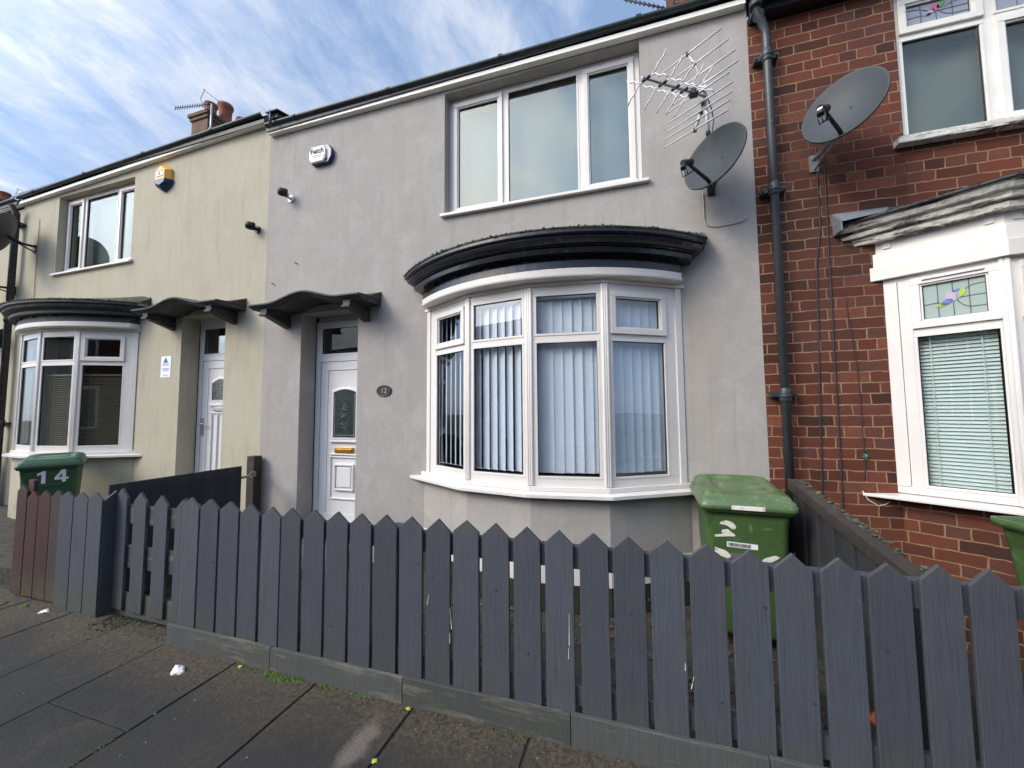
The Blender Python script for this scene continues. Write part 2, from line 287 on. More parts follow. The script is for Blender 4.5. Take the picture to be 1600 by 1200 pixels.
M['rubber'] = plain('black_rubber', (.02,.02,.02), .8)
M['splash'] = plain('white_paint_splash', (.72,.67,.60), .6, var=.1, dirt=(.3,.3,.22), dscale=30, dlo=.55, dhi=.65, coord='obj')
M['white_num'] = plain('white_sticker', (.78,.80,.82), .5, var=.03)
M['dish'] = plain('dark_grey_dish', (.042,.049,.052), .62, var=.08, vs=5, coord='obj')
M['dark_metal'] = plain('dark_metal', (.022,.023,.025), .5, .3, var=.2)
M['steel'] = plain('galvanised_steel', (.42,.43,.44), .4, .7, var=.15, vs=20, bs_=.1)
M['alu'] = plain('aluminium_rod', (.62,.61,.61), .4, .2, var=.05)
M['rust'] = plain('rusty_steel', (.26,.24,.22), .7, .3, var=.2, dirt=(.12,.05,.025), dscale=25, dlo=.5, dhi=.6)
M['red_plastic'] = plain('dark_red_plastic', (.16,.03,.03), .5)
M['terracotta'] = plain('terracotta', (.27,.095,.055), .85, var=.2, vs=8, dirt=(.10,.05,.035), dscale=6, dlo=.5, dhi=.75, bs_=.3)
M['chimney'] = plain('sooty_brick', (.15,.085,.055), .9, var=.35, vs=12, dirt=(.05,.05,.035), dscale=6, dlo=.45, dhi=.65, bs_=.6, bscale=30)
M['yellow'] = plain('yellow_plastic', (.78,.40,.045), .4, var=.06)
M['navy'] = plain('navy_plastic', (.018,.035,.10), .35, var=.1)
M['purple'] = plain('dark_blue_plastic', (.03,.022,.09), .35, var=.1)
M['white_pl'] = plain('white_plastic', (.72,.71,.68), .45, var=.05, dirt=(.4,.36,.3), dscale=20, dlo=.6, dhi=.8)
M['brass'] = plain('brass', (.50,.26,.055), .33, .75, var=.15, vs=20)
M['ink'] = plain('dark_ink', (.03,.03,.035), .6)
M['blue_ink'] = plain('blue_ink', (.04,.08,.35), .6)
M['plaque'] = plain('black_plaque', (.018,.018,.018), .45, var=.3)
M['numeral'] = plain('grey_numeral', (.34,.34,.33), .5)
M['glass'] = glass('window_glass', (.93,.95,.96), .07)
M['glass_up'] = glass('upper_window_glass', (.86,.89,.88), .085, (.86,.88,.82))
M['glass_dk'] = glass('dark_window_glass', (.88,.90,.88), .09)
M['glass_door'] = plain('obscured_dark_glass', (.03,.042,.042), .12, var=.5, vs=30, bs_=.25, bscale=60, spec=.8)
M['blind'] = cloth('white_blind_fabric', (.86,.90,.97), .18)
M['blind_w'] = cloth('pale_roller_blind', (.28,.31,.30), .3)
M['ven'] = plain('venetian_slat', (.63,.71,.64), .45, var=.04)
M['ven_brown'] = plain('brown_venetian_slat', (.27,.22,.16), .5)
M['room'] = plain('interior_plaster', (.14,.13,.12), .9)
M['litter'] = plain('white_paper', (.80,.79,.76), .8, var=.05)
M['leaf'] = plain('yellow_leaf', (.42,.38,.06), .7)
M['butt'] = plain('cigarette_filter', (.45,.28,.12), .8)
M['teal'] = plain('teal_ribbon', (.03,.25,.20), .6)
M['lc'] = plain('lead_came', (.10,.10,.105), .5)
M['pink'] = plain('pink_glass', (.45,.13,.20), .2); M['lilac'] = plain('lilac_glass', (.42,.36,.46), .2); M['bluegl'] = plain('blue_glass', (.12,.17,.50), .2)
M['lime'] = plain('lime_glass', (.32,.48,.03), .2); M['turq'] = plain('turquoise_glass', (.08,.36,.50), .2); M['greengl'] = plain('green_glass', (.12,.30,.10), .2)
M['tex_glass'] = cloth('rippled_obscured_glass', (.52,.62,.58), .4)
M['tex_glass2'] = cloth('rippled_obscured_glass_blue', (.46,.50,.60), .4)
M['brown_leaf'] = plain('dead_leaf', (.12,.06,.03), .8); M['orange'] = plain('orange_wrapper', (.55,.10,.03), .5)

# ---------------------------------------------------------------- geometry helpers
class B:
    def __init__(s): s.bm = bmesh.new(); s.mi = 0
    def face(s, pts):
        vs = [s.bm.verts.new(p) for p in pts]
        try: f = s.bm.faces.new(vs); f.material_index = s.mi; return f
        except ValueError: return None
    def hexa(s, p):   # 8 points: bottom 4 ccw, top 4
        v = [s.bm.verts.new(q) for q in p]
        for i in ((3,2,1,0),(4,5,6,7),(0,1,5,4),(1,2,6,5),(2,3,7,6),(3,0,4,7)):
            f = s.bm.faces.new([v[j] for j in i]); f.material_index = s.mi
        return s
    def box(s, x0,y0,z0,x1,y1,z1):
        return s.hexa([(x0,y0,z0),(x1,y0,z0),(x1,y1,z0),(x0,y1,z0),(x0,y0,z1),(x1,y0,z1),(x1,y1,z1),(x0,y1,z1)])
    def obox(s, P,u,n, u0,u1,n0,n1,z0,z1):   # P plan origin, u along, n outward normal
        q = lambda a,b,z: (P[0]+u[0]*a+n[0]*b, P[1]+u[1]*a+n[1]*b, z)
        if n1 < n0: n0, n1 = n1, n0
        a = [q(u0,n1,z0),q(u1,n1,z0),q(u1,n0,z0),q(u0,n0,z0)]; b = [q(u0,n1,z1),q(u1,n1,z1),q(u1,n0,z1),q(u0,n0,z1)]
        return s.hexa(a+b)
    def prism(s, pts, vec):   # polygon (3d points) pushed along vec
        n = len(pts); V = Vector(vec)
        a = [s.bm.verts.new(p) for p in pts]; b = [s.bm.verts.new(Vector(p)+V) for p in pts]
        fs = [s.bm.faces.new(a[::-1]), s.bm.faces.new(b)]
        for i in range(n): fs.append(s.bm.faces.new([a[i],a[(i+1)%n],b[(i+1)%n],b[i]]))
        for f in fs: f.material_index = s.mi
        return s
    def loft(s, rings, close=True, caps=True):
        vs = [[s.bm.verts.new(p) for p in r] for r in rings]; n = len(vs[0])
        for a, b in zip(vs, vs[1:]):
            for i in range(n if close else n-1):
                j = (i+1) % n
                f = s.bm.faces.new([a[i],a[j],b[j],b[i]]); f.material_index = s.mi; f.smooth = getattr(s,'sm',False)
        if caps and close:
            for r in (vs[0][::-1], vs[-1]):
                f = s.bm.faces.new(r); f.material_index = s.mi
        return s
    def tube(s, pts, r, n=8, caps=True):
        pts = [Vector(p) for p in pts]; rings = []; rr = r if isinstance(r, (list,tuple)) else [r]*len(pts)
        ref = None
        for i, p in enumerate(pts):
            d = (pts[min(i+1,len(pts)-1)]-pts[max(i-1,0)]).normalized()
            if ref is None:
                ref = Vector((0,0,1)) if abs(d.z) < .9 else Vector((1,0,0))
            a = d.cross(ref).normalized(); b_ = a.cross(d).normalized(); ref = b_
            rings.append([p+(a*math.cos(t)+b_*math.sin(t))*rr[i] for t in [2*math.pi*k/n for k in range(n)]])
        old = getattr(s,'sm',False); s.sm = n > 5; s.loft(rings, True, caps); s.sm = old; return s
    def cyl(s, p0, p1, r, n=12): return s.tube([p0,p1], r, n)
    def done(s, name, mats, parent=None, label=None, bevel=0, world=True, smooth=False):
        bm = s.bm; bmesh.ops.recalc_face_normals(bm, faces=bm.faces)
        uv = bm.loops.layers.uv.new('UVMap')
        for f in bm.faces:
            n = f.normal
            if abs(n.z) > .7: 
                for l in f.loops: l[uv].uv = (l.vert.co.x, l.vert.co.y)
            else:
                t = Vector((-n.y, n.x, 0)).normalized()
                for l in f.loops: l[uv].uv = (l.vert.co.dot(t)+ (0 if abs(t.x)>.98 else .07), l.vert.co.z)
            if smooth: f.smooth = True
        if parent is not None and world:
            off = parent.location.copy(); p = parent.parent
            while p is not None: off += p.location; p = p.parent
            bmesh.ops.translate(bm, verts=bm.verts, vec=-off)
        me = bpy.data.meshes.new(name); bm.to_mesh(me); bm.free()
        for m in (mats if isinstance(mats, (list,tuple)) else [mats]): me.materials.append(M[m])
        o = bpy.data.objects.new(name, me); COL.objects.link(o)
        if parent is not None: o.parent = parent
        if label: o['label'] = label
        if bevel:
            md = o.modifiers.new('bevel','BEVEL'); md.width = bevel; md.segments = 2; md.limit_method = 'ANGLE'; md.angle_limit = R_(40)
        return o
def thing(name, label, cat, loc=(0,0,0), group=None, rz=0):
    o = bpy.data.objects.new(name, None); COL.objects.link(o); o.location = loc; o.rotation_euler = (0,0,rz)
    o.empty_display_size = .1; o['label'] = label; o['category'] = cat
    if group: o['group'] = group
    return o
def tag(o, label, cat, group=None):
    o['label'] = label; o['category'] = cat
    if group: o['group'] = group
    return o
def struct(o): o['kind'] = 'structure'; return o
def copy_part(src, parent):
    c = src.copy(); COL.objects.link(c); c.parent = parent
    for ch in [x for x in bpy.data.objects if x.parent == src]: copy_part(ch, c)
    return c
def text_mesh(name, txt, size, mat_, parent, at, face='-Y', depth=.0015, bold=0, world=True):
    cu = bpy.data.curves.new(name, 'FONT'); cu.body = txt; cu.size = size; cu.extrude = depth; cu.align_x = 'CENTER'; cu.align_y = 'CENTER'; cu.offset = bold
    t = bpy.data.objects.new('tmp', cu); COL.objects.link(t); bpy.context.view_layer.update()
    me = bpy.data.meshes.new_from_object(t.evaluated_get(bpy.context.evaluated_depsgraph_get())); bpy.data.objects.remove(t)
    me.transform(Matrix.Rotation(R_(90),4,'X')); me.materials.clear(); me.materials.append(M[mat_])
    o = bpy.data.objects.new(name, me); COL.objects.link(o)
    if parent is not None: o.parent = parent
    o.location = Vector(at) - (parent.matrix_world.translation*0 if not world else _root(parent)); return o
def _root(p):
    off = Vector((0,0,0))
    while p is not None: off += p.location; p = p.parent
    return off

FY = 3.5       # line of the house fronts
GZ = -.05      # front gardens

# ---------------------------------------------------------------- walls with openings
def wall_front(b, x0, x1, z0, z1, y, holes, depth=.22):
    """holes: (hx0,hx1,hz0,hz1). Front sheet with reveals."""
    xs = sorted({x0,x1,*[h[0] for h in holes],*[h[1] for h in holes]}); zs = sorted({z0,z1,*[h[2] for h in holes],*[h[3] for h in holes]})
    for i in range(len(xs)-1):
        for k in range(len(zs)-1):
            cx, cz = (xs[i]+xs[i+1])/2, (zs[k]+zs[k+1])/2
            if any(h[0]<cx<h[1] and h[2]<cz<h[3] for h in holes): continue
            for yy in (y, y+depth):
                b.face([(xs[i],yy,zs[k]),(xs[i+1],yy,zs[k]),(xs[i+1],yy,zs[k+1]),(xs[i],yy,zs[k+1])][::(1 if yy==y else -1)])
    for h in holes:
        a,c,d,e = h; Y = y+depth
        b.face([(a,y,d),(a,y,e),(a,Y,e),(a,Y,d)]); b.face([(c,y,e),(c,y,d),(c,Y,d),(c,Y,e)])
        b.face([(a,y,e),(c,y,e),(c,Y,e),(a,Y,e)]); b.face([(c,y,d),(a,y,d),(a,Y,d),(c,Y,d)])
    for xx in (x0,x1): b.face([(xx,y,z0),(xx,y,z1),(xx,y+depth,z1),(xx,y+depth,z0)])
    b.face([(x0,y,z1),(x1,y,z1),(x1,y+depth,z1),(x0,y+depth,z1)])

# ---------------------------------------------------------------- window building
def light(fr, P,u,n, u0,u1,z0,z1, kind='fixed', base=0.0, dep=.0):
    """one glazed light inside the given outline: bars into builder fr (0 white, 1 gasket). Returns the glass outline."""
    w = .045 if kind == 'sash' else .018; pr_ = .018 if kind == 'sash' else .004
    fr.mi = 0
    fr.obox(P,u,n,u0,u1,base-.03,base+pr_,z0,z0+w); fr.obox(P,u,n,u0,u1,base-.03,base+pr_,z1-w,z1)
    fr.obox(P,u,n,u0,u0+w,base-.03,base+pr_-.0015,z0+w,z1-w); fr.obox(P,u,n,u1-w,u1,base-.03,base+pr_-.0015,z0+w,z1-w)
    a0,a1,c0,c1 = u0+w,u1-w,z0+w,z1-w
    if kind == 'sash':   # inner bead
        e = .012
        fr.obox(P,u,n,a0,a1,base-.03,base+.006,c0,c0+e); fr.obox(P,u,n,a0,a1,base-.03,base+.006,c1-e,c1)
        fr.obox(P,u,n,a0,a0+e,base-.03,base+.0045,c0+e,c1-e); fr.obox(P,u,n,a1-e,a1,base-.03,base+.0045,c0+e,c1-e)
        a0,a1,c0,c1 = a0+e,a1-e,c0+e,c1-e
    g = .004; fr.mi = 1
    fr.obox(P,u,n,a0,a1,base-.028,base-.008,c0,c0+g); fr.obox(P,u,n,a0,a1,base-.028,base-.008,c1-g,c1)
    fr.obox(P,u,n,a0,a0+g,base-.028,base-.0085,c0+g,c1-g); fr.obox(P,u,n,a1-g,a1,base-.028,base-.0085,c0+g,c1-g)
    fr.mi = 0
    return (a0+g, a1-g, c0+g, c1-g)
def pane(P,u,n, r, parent, mat_='glass', off=-.016, name='pane'):
    b = B(); b.obox(P,u,n, r[0]-.004,r[1]+.004, off-.003,off+.001, r[2]-.004,r[3]+.004)
    return b.done(name, mat_, parent)

def upper_window(house, x0,x1,z0,z1, y, mull, kinds, glass_m='glass_up', mat_='upvc', sill=True, of=.055, mw=.05):
    P=(0,y); u=(1,0); n=(0,-1); fr = B()
    fr.obox(P,u,n,x0,x1,-.04,0,z0,z0+of); fr.obox(P,u,n,x0,x1,-.04,0,z1-of,z1)
    fr.obox(P,u,n,x0,x0+of,-.04,-.001,z0+of,z1-of); fr.obox(P,u,n,x1-of,x1,-.04,-.001,z0+of,z1-of)
    for m in mull: fr.obox(P,u,n,m-mw/2,m+mw/2,-.04,-.001,z0+of,z1-of)
    e = [x0+of]+[q for m in mull for q in (m-mw/2,m+mw/2)]+[x1-of]
    gl = [light(fr,P,u,n,e[2*i],e[2*i+1],z0+of,z1-of,kinds[i],0) for i in range(len(kinds))]
    w = fr.done('window', [mat_,'gasket'], house, bevel=.003)
    for g in gl: pane(P,u,n,g,w,glass_m)
    if sill:
        s = B(); s.hexa([(x0-.03,FY-.045,z0-.035),(x1+.05,FY-.045,z0-.035),(x1+.05,FY-.001,z0-.035),(x0-.03,FY-.001,z0-.035),(x0-.03,FY-.045,z0-.008),(x1+.05,FY-.045,z0-.008),(x1+.05,FY-.001,z0+.004),(x0-.03,FY-.001,z0+.004)])
        s.hexa([(x0,FY,z0-.035),(x1,FY,z0-.035),(x1,y+.02,z0-.035),(x0,y+.02,z0-.035),(x0,FY,z0+.004),(x1,FY,z0+.004),(x1,y+.02,z0+.02-.02),(x0,y+.02,z0+.02-.02)])
        s.done('sill', mat_, w, bevel=.003)
    return w

def facets(V):
    out = []
    for a, b in zip(V, V[1:]):
        d = Vector((b[0]-a[0], b[1]-a[1])); L = d.length; d /= L; out.append((a, (d.x,d.y), (d.y,-d.x), L))
    return out
def offset_poly(V, o):
    """offset the open plan line V outward (towards -Y), mitred; ends slide along the wall line"""
    F = facets(V); R = []
    for i, v in enumerate(V):
        if i == 0: u,n = F[0][1],F[0][2]; p = Vector(v)+Vector(n)*o; t = (V[0][1]-p.y)/u[1] if abs(u[1])>1e-6 else 0; R.append((p.x+u[0]*t, p.y+u[1]*t))
        elif i == len(V)-1: u,n = F[-1][1],F[-1][2]; p = Vector(v)+Vector(n)*o; t = (V[-1][1]-p.y)/u[1] if abs(u[1])>1e-6 else 0; R.append((p.x+u[0]*t, p.y+u[1]*t))
        else:
            n0 = Vector(F[i-1][2]); n1 = Vector(F[i][2]); m = (n0+n1).normalized(); R.append(tuple(Vector(v)+m*(o/m.dot(n0))))
    return R
def ring_solid(b, outer, inner, z0, z1, z0b=None, z1b=None):
    """strip between two plan lines from z0 to z1 (inner edge may have its own z)"""
    z0b = z0 if z0b is None else z0b; z1b = z1 if z1b is None else z1b
    for i in range(len(outer)-1):
        a,c = outer[i],outer[i+1]; d,e = inner[i],inner[i+1]
        b.hexa([(*a,z0),(*c,z0),(*e,z0b),(*d,z0b),(*a,z1),(*c,z1),(*e,z1b),(*d,z1b)])
def skin(b, lines, smooth=False):
    """surface through several plan lines, each (points, z)"""
    for (p, z), (q, w) in zip(lines, lines[1:]):
        for i in range(len(p)-1):
            f = b.face([(*p[i],z),(*p[i+1],z),(*q[i+1],w),(*q[i],w)])

def arc_line(cx, cy, R, hx, wall, n=28, cut=0):
    a = math.asin(min(1, hx/R)); a0 = math.asin(min(1, (hx-cut)/R)); pts = [(cx-hx+cut, wall)]
    for i in range(n+1):
        t = -a0 + (a+a0)*i/n; x = cx+R*math.sin(t); y = cy-R*math.cos(t); pts.append((x, min(y, wall-.0005)))
    pts.append((cx+hx, wall)); return pts

def bow_bay(house, cx, dz, band='white_paint', black='black', glassm='glass', mat_='upvc', wallm='grey', plinth=True, mirror=False):
    """shallow bow window of four flat lights with a moulded cornice"""
    V = [(-1.185,FY-.002),(-.595,3.16),(-.005,3.05),(.595,3.12),(1.185,FY-.002)]
    if mirror: V = [(-x,y) for x,y in V][::-1]
    V = [(cx+x,y) for x,y in V]
    zs = .90+dz; zt = 2.50+dz; ztr = 2.075+dz
    # wall under the window
    Bv = offset_poly(V, .015); w = B()
    inner = [(x, min(y+.12, FY)) for x,y in Bv]
    ring_solid(w, Bv, [(x*.0+cx+(x-cx)*.93, y+.12) for x,y in Bv], GZ-.05, .83+dz)
    w.done('bay_base', wallm, house)
    if plinth:
        d_ = B(); ring_solid(d_, offset_poly(V,.018), offset_poly(V,.0), GZ-.05, .163); d_.done('shadow_gap','joint',house)  # dark strip painted in for the black shadowed gap below the plinth
        p = B(); o = offset_poly(V, .022); ring_solid(p, o, Bv, .165, .35); p.done('plinth', 'white_paint', house)
    fr = B(); F = facets(V); glz = []
    for i,(P,u,n,L) in enumerate(F):
        ml = .15 if i == 0 else .045; mr = .15 if i == 3 else .045
        fr.obox(P,u,n,0,L,-.05,0,zs,zs+.06); fr.obox(P,u,n,0,L,-.05,0,zt-.06,zt)
        fr.obox(P,u,n,0,ml,-.05,.001,zs+.06,zt-.06); fr.obox(P,u,n,L-mr,L,-.05,.001,zs+.06,zt-.06)
        if i == 0: fr.obox(P,u,n,0,.06,-.04,.012,zs+.002,zt-.002)
        if i == 3: fr.obox(P,u,n,L-.06,L,-.04,.012,zs+.002,zt-.002)
        fr.obox(P,u,n,ml,L-mr,-.05,-.001,ztr-.02,ztr+.02)
        glz.append((i, light(fr,P,u,n,ml,L-mr,zs+.06,ztr-.02,'fixed',0,)))
        glz.append((i, light(fr,P,u,n,ml,L-mr,ztr+.02,zt-.06,'sash' if i in (0,3) else 'fixed',0)))
    for v,(nx,ny) in zip(V[1:4], [((F[i][2][0]+F[i+1][2][0])/2,(F[i][2][1]+F[i+1][2][1])/2) for i in range(3)]):   # corner posts, ribbed
        for k in (-1,0,1):
            tx,ty = -ny,nx; q = (v[0]+tx*k*.017+nx*.002, v[1]+ty*k*.017+ny*.002)
            fr.tube([(q[0],q[1],zs+.004),(q[0],q[1],zt-.004)], .0125, 8)
    bw = fr.done('bay_window', [mat_,'gasket'], house, bevel=.0025)
    for i,g in glz: P,u,n,L = F[i]; pane(P,u,n,g,bw,glassm)
    s = B(); ring_solid(s, offset_poly(V,.035), offset_poly(V,-.06), zs-.035, zs, zs-.035, zs)
    ring_solid(s, offset_poly(V,.10), offset_poly(V,-.02), .825+dz, .853+dz, .825+dz, .872+dz); s.done('sill', mat_, bw, bevel=.003)
    # head trim following the lights, then curved band, frieze and cornice
    h = B(); ring_solid(h, offset_poly(V,.02), offset_poly(V,-.06), zt, zt+.03, zt-.0, zt+.03); h.done('head_trim', mat_, bw, bevel=.004)
    ccx, ccy, R0 = cx, 4.759, 1.729
    arc = lambda o, ins=0: arc_line(ccx, ccy, R0+o, 1.185+max(0,(o-.08))*1.25-ins, FY, cut=max(0,(o-.08))*1.75 if mirror else 0)
    wb = B(); skin(wb, [(arc(-.03),zt+.03),(arc(.07),zt+.03),(arc(.088),zt+.036),(arc(.092),zt+.05),(arc(.085),zt+.055),(arc(.085),zt+.100),(arc(-.03),zt+.100)]); wb.done('curved_band', band, house)
    z = zt+.101
    pf = [(o_,z+h_) for o_,h_ in ((.02,0),(.080,0),(.080,.030),(.072,.033),(.072,.065),(.06,.068),(.06,.092),(.135,.094),(.150,.096),(.156,.128),(.150,.132),(.150,.138),(.170,.142),(.176,.148),(.170,.154),(.182,.158),(.205,.172),(.216,.196),(.210,.200),(.210,.206),(.228,.210),(.236,.220),(.236,.245))]
    if z: 
        c = B(); skin(c, [(arc(o),zz) for o,zz in pf]); co = c.done('cornice', black, house)
        for k in range(7):
            d = B(); t = -.58+1.16*k/6; Rr = R0+.06; x = ccx+Rr*math.sin(t); y = ccy-Rr*math.cos(t); n = (math.sin(t),-math.cos(t)); u = (math.cos(t),math.sin(t))
            d.obox((x,y),u,n,-.028,.028,.0,.018,z+.070,z+.0935); d.done('bracket', black, co)
    rf = B(); skin(rf, [(arc(.236),z+.2455),(arc(.244),z+.248),(arc(.244),z+.258)]); 
    hx = 1.185+.166*1.25
    top = arc(.244); zr = z+.258
    for i in range(len(top)-1):
        a,c_ = top[i],top[i+1]; rf.face([(*a,zr),(*c_,zr),(c_[0],FY-.001,zr+.04+.10*min(1,(FY-c_[1])/.3)),(a[0],FY-.001,zr+.04+.10*min(1,(FY-a[1])/.3))])
    rf.done('bay_roof', 'moss_edge', house)
    # moss tufts along the front edge
    mb = B(); rnd = random.Random(int(cx*100))
    for k in range(230):
        t = rnd.uniform(-.58 if mirror else -.72,.72); Rr = R0+.235+rnd.uniform(-.02,.012); x = ccx+Rr*math.sin(t); y = ccy-Rr*math.cos(t); r = rnd.uniform(.004,.013)
        blob(mb, (x,y,zr+rnd.uniform(-.012,.006)), r, rnd)
    mb.done('moss_fringe', 'moss_edge', house)['kind'] = 'stuff'
    hx2 = 1.385
    wf = B(); wf.box(ccx-(1.17 if mirror else 1.385),FY-.012,z+.24,ccx+1.385,FY-.002,z+.355); wf.done('wall_flashing','wood_old',house)
    for s_ in ((1,) if mirror else (-1,1)):
        fl = B()
        xx = ccx+s_*hx2
        fl.prism([(xx,FY-.135,z+.22),(xx,FY-.135,z+.255),(xx,FY-.001,z+.365),(xx,FY-.001,z+.22)], (-.012*s_,0,0)); fl.done('flashing', 'lead', house)
    return V, F

def blob(b, p, r, rnd):
    vs = []
    for k in range(6):
        a = k*math.pi/3; vs.append((p[0]+r*math.cos(a)*rnd.uniform(.7,1.3), p[1]+r*math.sin(a)*rnd.uniform(.7,1.3), p[2]+r*rnd.uniform(-.3,.3)))
    t = (p[0],p[1],p[2]+r*rnd.uniform(.6,1.2)); d = (p[0],p[1],p[2]-r*.6)
    T = b.bm.verts.new(t); D = b.bm.verts.new(d); Vv = [b.bm.verts.new(q) for q in vs]
    for k in range(6):
        for f in ((Vv[k],Vv[(k+1)%6],T),(Vv[(k+1)%6],Vv[k],D)):
            q = b.bm.faces.new(f); q.material_index = b.mi

# ---------------------------------------------------------------- door hood with an arched front
def hood(house, cx, dz, mat_='black_old'):
    x0, x1 = cx-.72, cx+.72; yf = 3.13; z0 = 2.64+dz
    def top(x):   # ogee: flat wings, raised middle
        t = (x-cx)/.47
        return z0 + (.090*(.5+.5*math.cos(math.pi*max(-1,min(1,t)))))
    n = 40; xs = [x0+(x1-x0)*i/n for i in range(n+1)]
    b = B()
    prof = [(FY,-.022),(yf+.06,-.022),(yf+.055,-.012),(yf+.03,-.006),(yf+.024,.004),(yf,.008),(yf,.022),(yf+.01,.026),(FY,.055)]
    rings = []
    for x in xs: rings.append([(x, y, top(x)+h) for y,h in prof])
    b.loft(rings, True, True); c = b.done('door_hood', mat_, house)
    for s in (-1,1):
        br = B(); bx = cx+s*.545
        br.hexa([(bx-.045,yf+.05,z0-.085),(bx+.045,yf+.05,z0-.085),(bx+.045,FY-.001,z0-.18),(bx-.045,FY-.001,z0-.18),(bx-.045,yf+.05,z0-.02),(bx+.045,yf+.05,z0-.02),(bx+.045,FY-.001,z0-.02),(bx-.045,FY-.001,z0-.02)])
        br.box(bx-.052,yf+.035,z0-.10,bx+.052,yf+.085,z0-.075); br.done('bracket', mat_, c, bevel=.006)
    fl = B(); fl.prism([(x1+.004,yf+.18,z0+.04),(x1+.004,FY-.002,z0+.13),(x1+.004,FY-.002,z0+.0)], (-.012,0,0)); fl.prism([(x0-.004,yf+.18,z0+.04),(x0-.004,FY-.002,z0+.13),(x0-.004,FY-.002,z0+.0)], (.012,0,0))
    fl.box(x0,FY-.012,z0+.055,x1,FY-.002,z0+.125)
    fl.done('flashing', 'wood_old', c)

def upvc_door(house, jx0, jx1, y, zb, ztop, style, dz=0):
    P=(0,y); u=(1,0); n=(0,-1)
    fr = B(); L0, L1 = jx0+.01, jx1+.08; ztr = 2.13+dz
    fr.obox(P,u,n,L0,L0+.065,-.06,0,zb,ztop); fr.obox(P,u,n,L1-.065,L1,-.06,0,zb,ztop)
    fr.obox(P,u,n,L0+.065,L1-.065,-.06,-.001,ztr-.045,ztr+.03); fr.obox(P,u,n,L0+.065,L1-.065,-.06,-.001,ztop-.06,ztop); fr.obox(P,u,n,L0+.065,L1-.065,-.06,.012,zb,zb+.045)
    g = light(fr,P,u,n,L0+.065,L1-.065,ztr+.03,ztop-.06,'fixed')
    f = fr.done('door_frame', ['upvc_cool','gasket'], house, bevel=.004)
    pane(P,u,n,g,f,'glass_dk',name='fanlight')
    d = B(); a,c = L0+.072, L1-.072; z0,z1 = zb+.05, ztr-.05
    for (p,q,r,s) in ((a,c,z0,z0+.10),(a,c,z1-.10,z1)): d.obox(P,u,n,p,q,-.05,-.006,r,s)
    d.obox(P,u,n,a,a+.10,-.05,-.0075,z0+.10,z1-.10); d.obox(P,u,n,c-.10,c,-.05,-.0075,z0+.10,z1-.10)
    d.obox(P,u,n,a+.10,c-.10,-.05,-.016,z0+.10,z1-.10)
    m = (a+c)/2
    def mould(x0,x1,zz0,zz1,w=.018,h=.004):
        for q in ((x0,x1,zz0,zz0+w),(x0,x1,zz1-w,zz1)): d.obox(P,u,n,q[0],q[1],-.02,h,q[2],q[3])
        for q in ((x0,x0+w),(x1-w,x1)): d.obox(P,u,n,q[0],q[1],-.02,h-.001,zz0+w,zz1-w)
    gb,gt = (1.20+dz,1.72+dz) if style=='A' else (1.66+dz-.1,1.91+dz-.1)
    gw = .155
    # arched glazing surround
    def arch(x0,x1,zb_,zs_,rise,w):
        pts_o = [(x0-w,zb_-w),(x1+w,zb_-w)] ; N_=14
        up = [(x1+w-(x1-x0+2*w)*i/N_, zs_+w+rise*math.sin(math.pi*i/N_)) for i in range(N_+1)]
        inn = [(x1-(x1-x0)*i/N_, zs_+rise*math.sin(math.pi*i/N_)) for i in range(N_+1)]
        O = [(x0-w,zb_-w),(x1+w,zb_-w)]+up; I = [(x0,zb_),(x1,zb_)]+inn
        return O, I
    O,I = arch(m-gw,m+gw,gb,gt-(.0 if style=='A' else .03),.035 if style=='A' else .055,.028)
    N_ = len(O)
    for i in range(N_):
        j=(i+1)%N_
        q = lambda p,yy: (p[0], y-yy, p[1])
        d.hexa([q(O[i],-.02),q(O[j],-.02),q(I[j],-.02),q(I[i],-.02),q(O[i],.002),q(O[j],.002),q(I[j],.010),q(I[i],.010)])
    if style=='A':
        d.obox(P,u,n,m-gw-.045,m+gw+.045,-.02,.012,gb-.055,gb-.03)
        d.obox(P,u,n,m-gw-.045,m+gw+.045,-.02,.008,1.0+dz,1.018+dz)
        mould(m-gw-.045,m+gw+.045,.50+dz,.985+dz,.016,.002); mould(m-gw+.02,m+gw-.02,.60+dz,.90+dz,.02,.010); 
        d.obox(P,u,n,m-gw+.06,m+gw-.06,-.02,.004,.64+dz,.86+dz)
    else:
        d.obox(P,u,n,m-gw-.045,m+gw+.045,-.02,.014,gb-.075,gb-.03); d.obox(P,u,n,m-gw-.045,m+gw+.045,-.02,.004,1.385+dz,1.40+dz)
        for k in range(4): 
            xx = m-.16+.32*k/3; d.obox(P,u,n,xx-.012,xx+.012,-.02,.006,z0+.12,1.37+dz)
    leaf = d.done('front_door', 'upvc_cool', house, bevel=.004)
    gl = B(); gl.prism([(p[0],y-.0035,p[1]) for p in I][::-1], (0,.008,0)); gp = gl.done('door_glass','glass_door',leaf)
    sw = B(); rnd = random.Random(3)   # faceted leaded motif
    if style=='A':
        for k in range(46):
            zz = gb+.09+rnd.random()*.30; ww = .055*(1-abs((zz-gb-.22)/.2)**1.5) if abs(zz-gb-.22)<.2 else .01; xx = m+rnd.uniform(-1,1)*max(ww,.012)
            blob(sw,(xx,y-.005,zz),rnd.uniform(.004,.008),rnd)
        for xx in (m-gw+.018,m+gw-.018): sw.box(xx-.002,y-.007,gb+.01,xx+.002,y-.004,gt-.02)
        sw.box(m-gw+.02,y-.007,gb+.025,m+gw-.02,y-.0042,gb+.029)
    else:
        for k in range(5): sw.box(m-.10+.05*k-.0015,y-.007,gb+.01,m-.10+.05*k+.0015,y-.004,gt)
    sw.done('door_glass_motif','numeral',gp)
    lb = B(); lz = 1.055+dz if style=='A' else 1.465+dz-.02; ww=.125
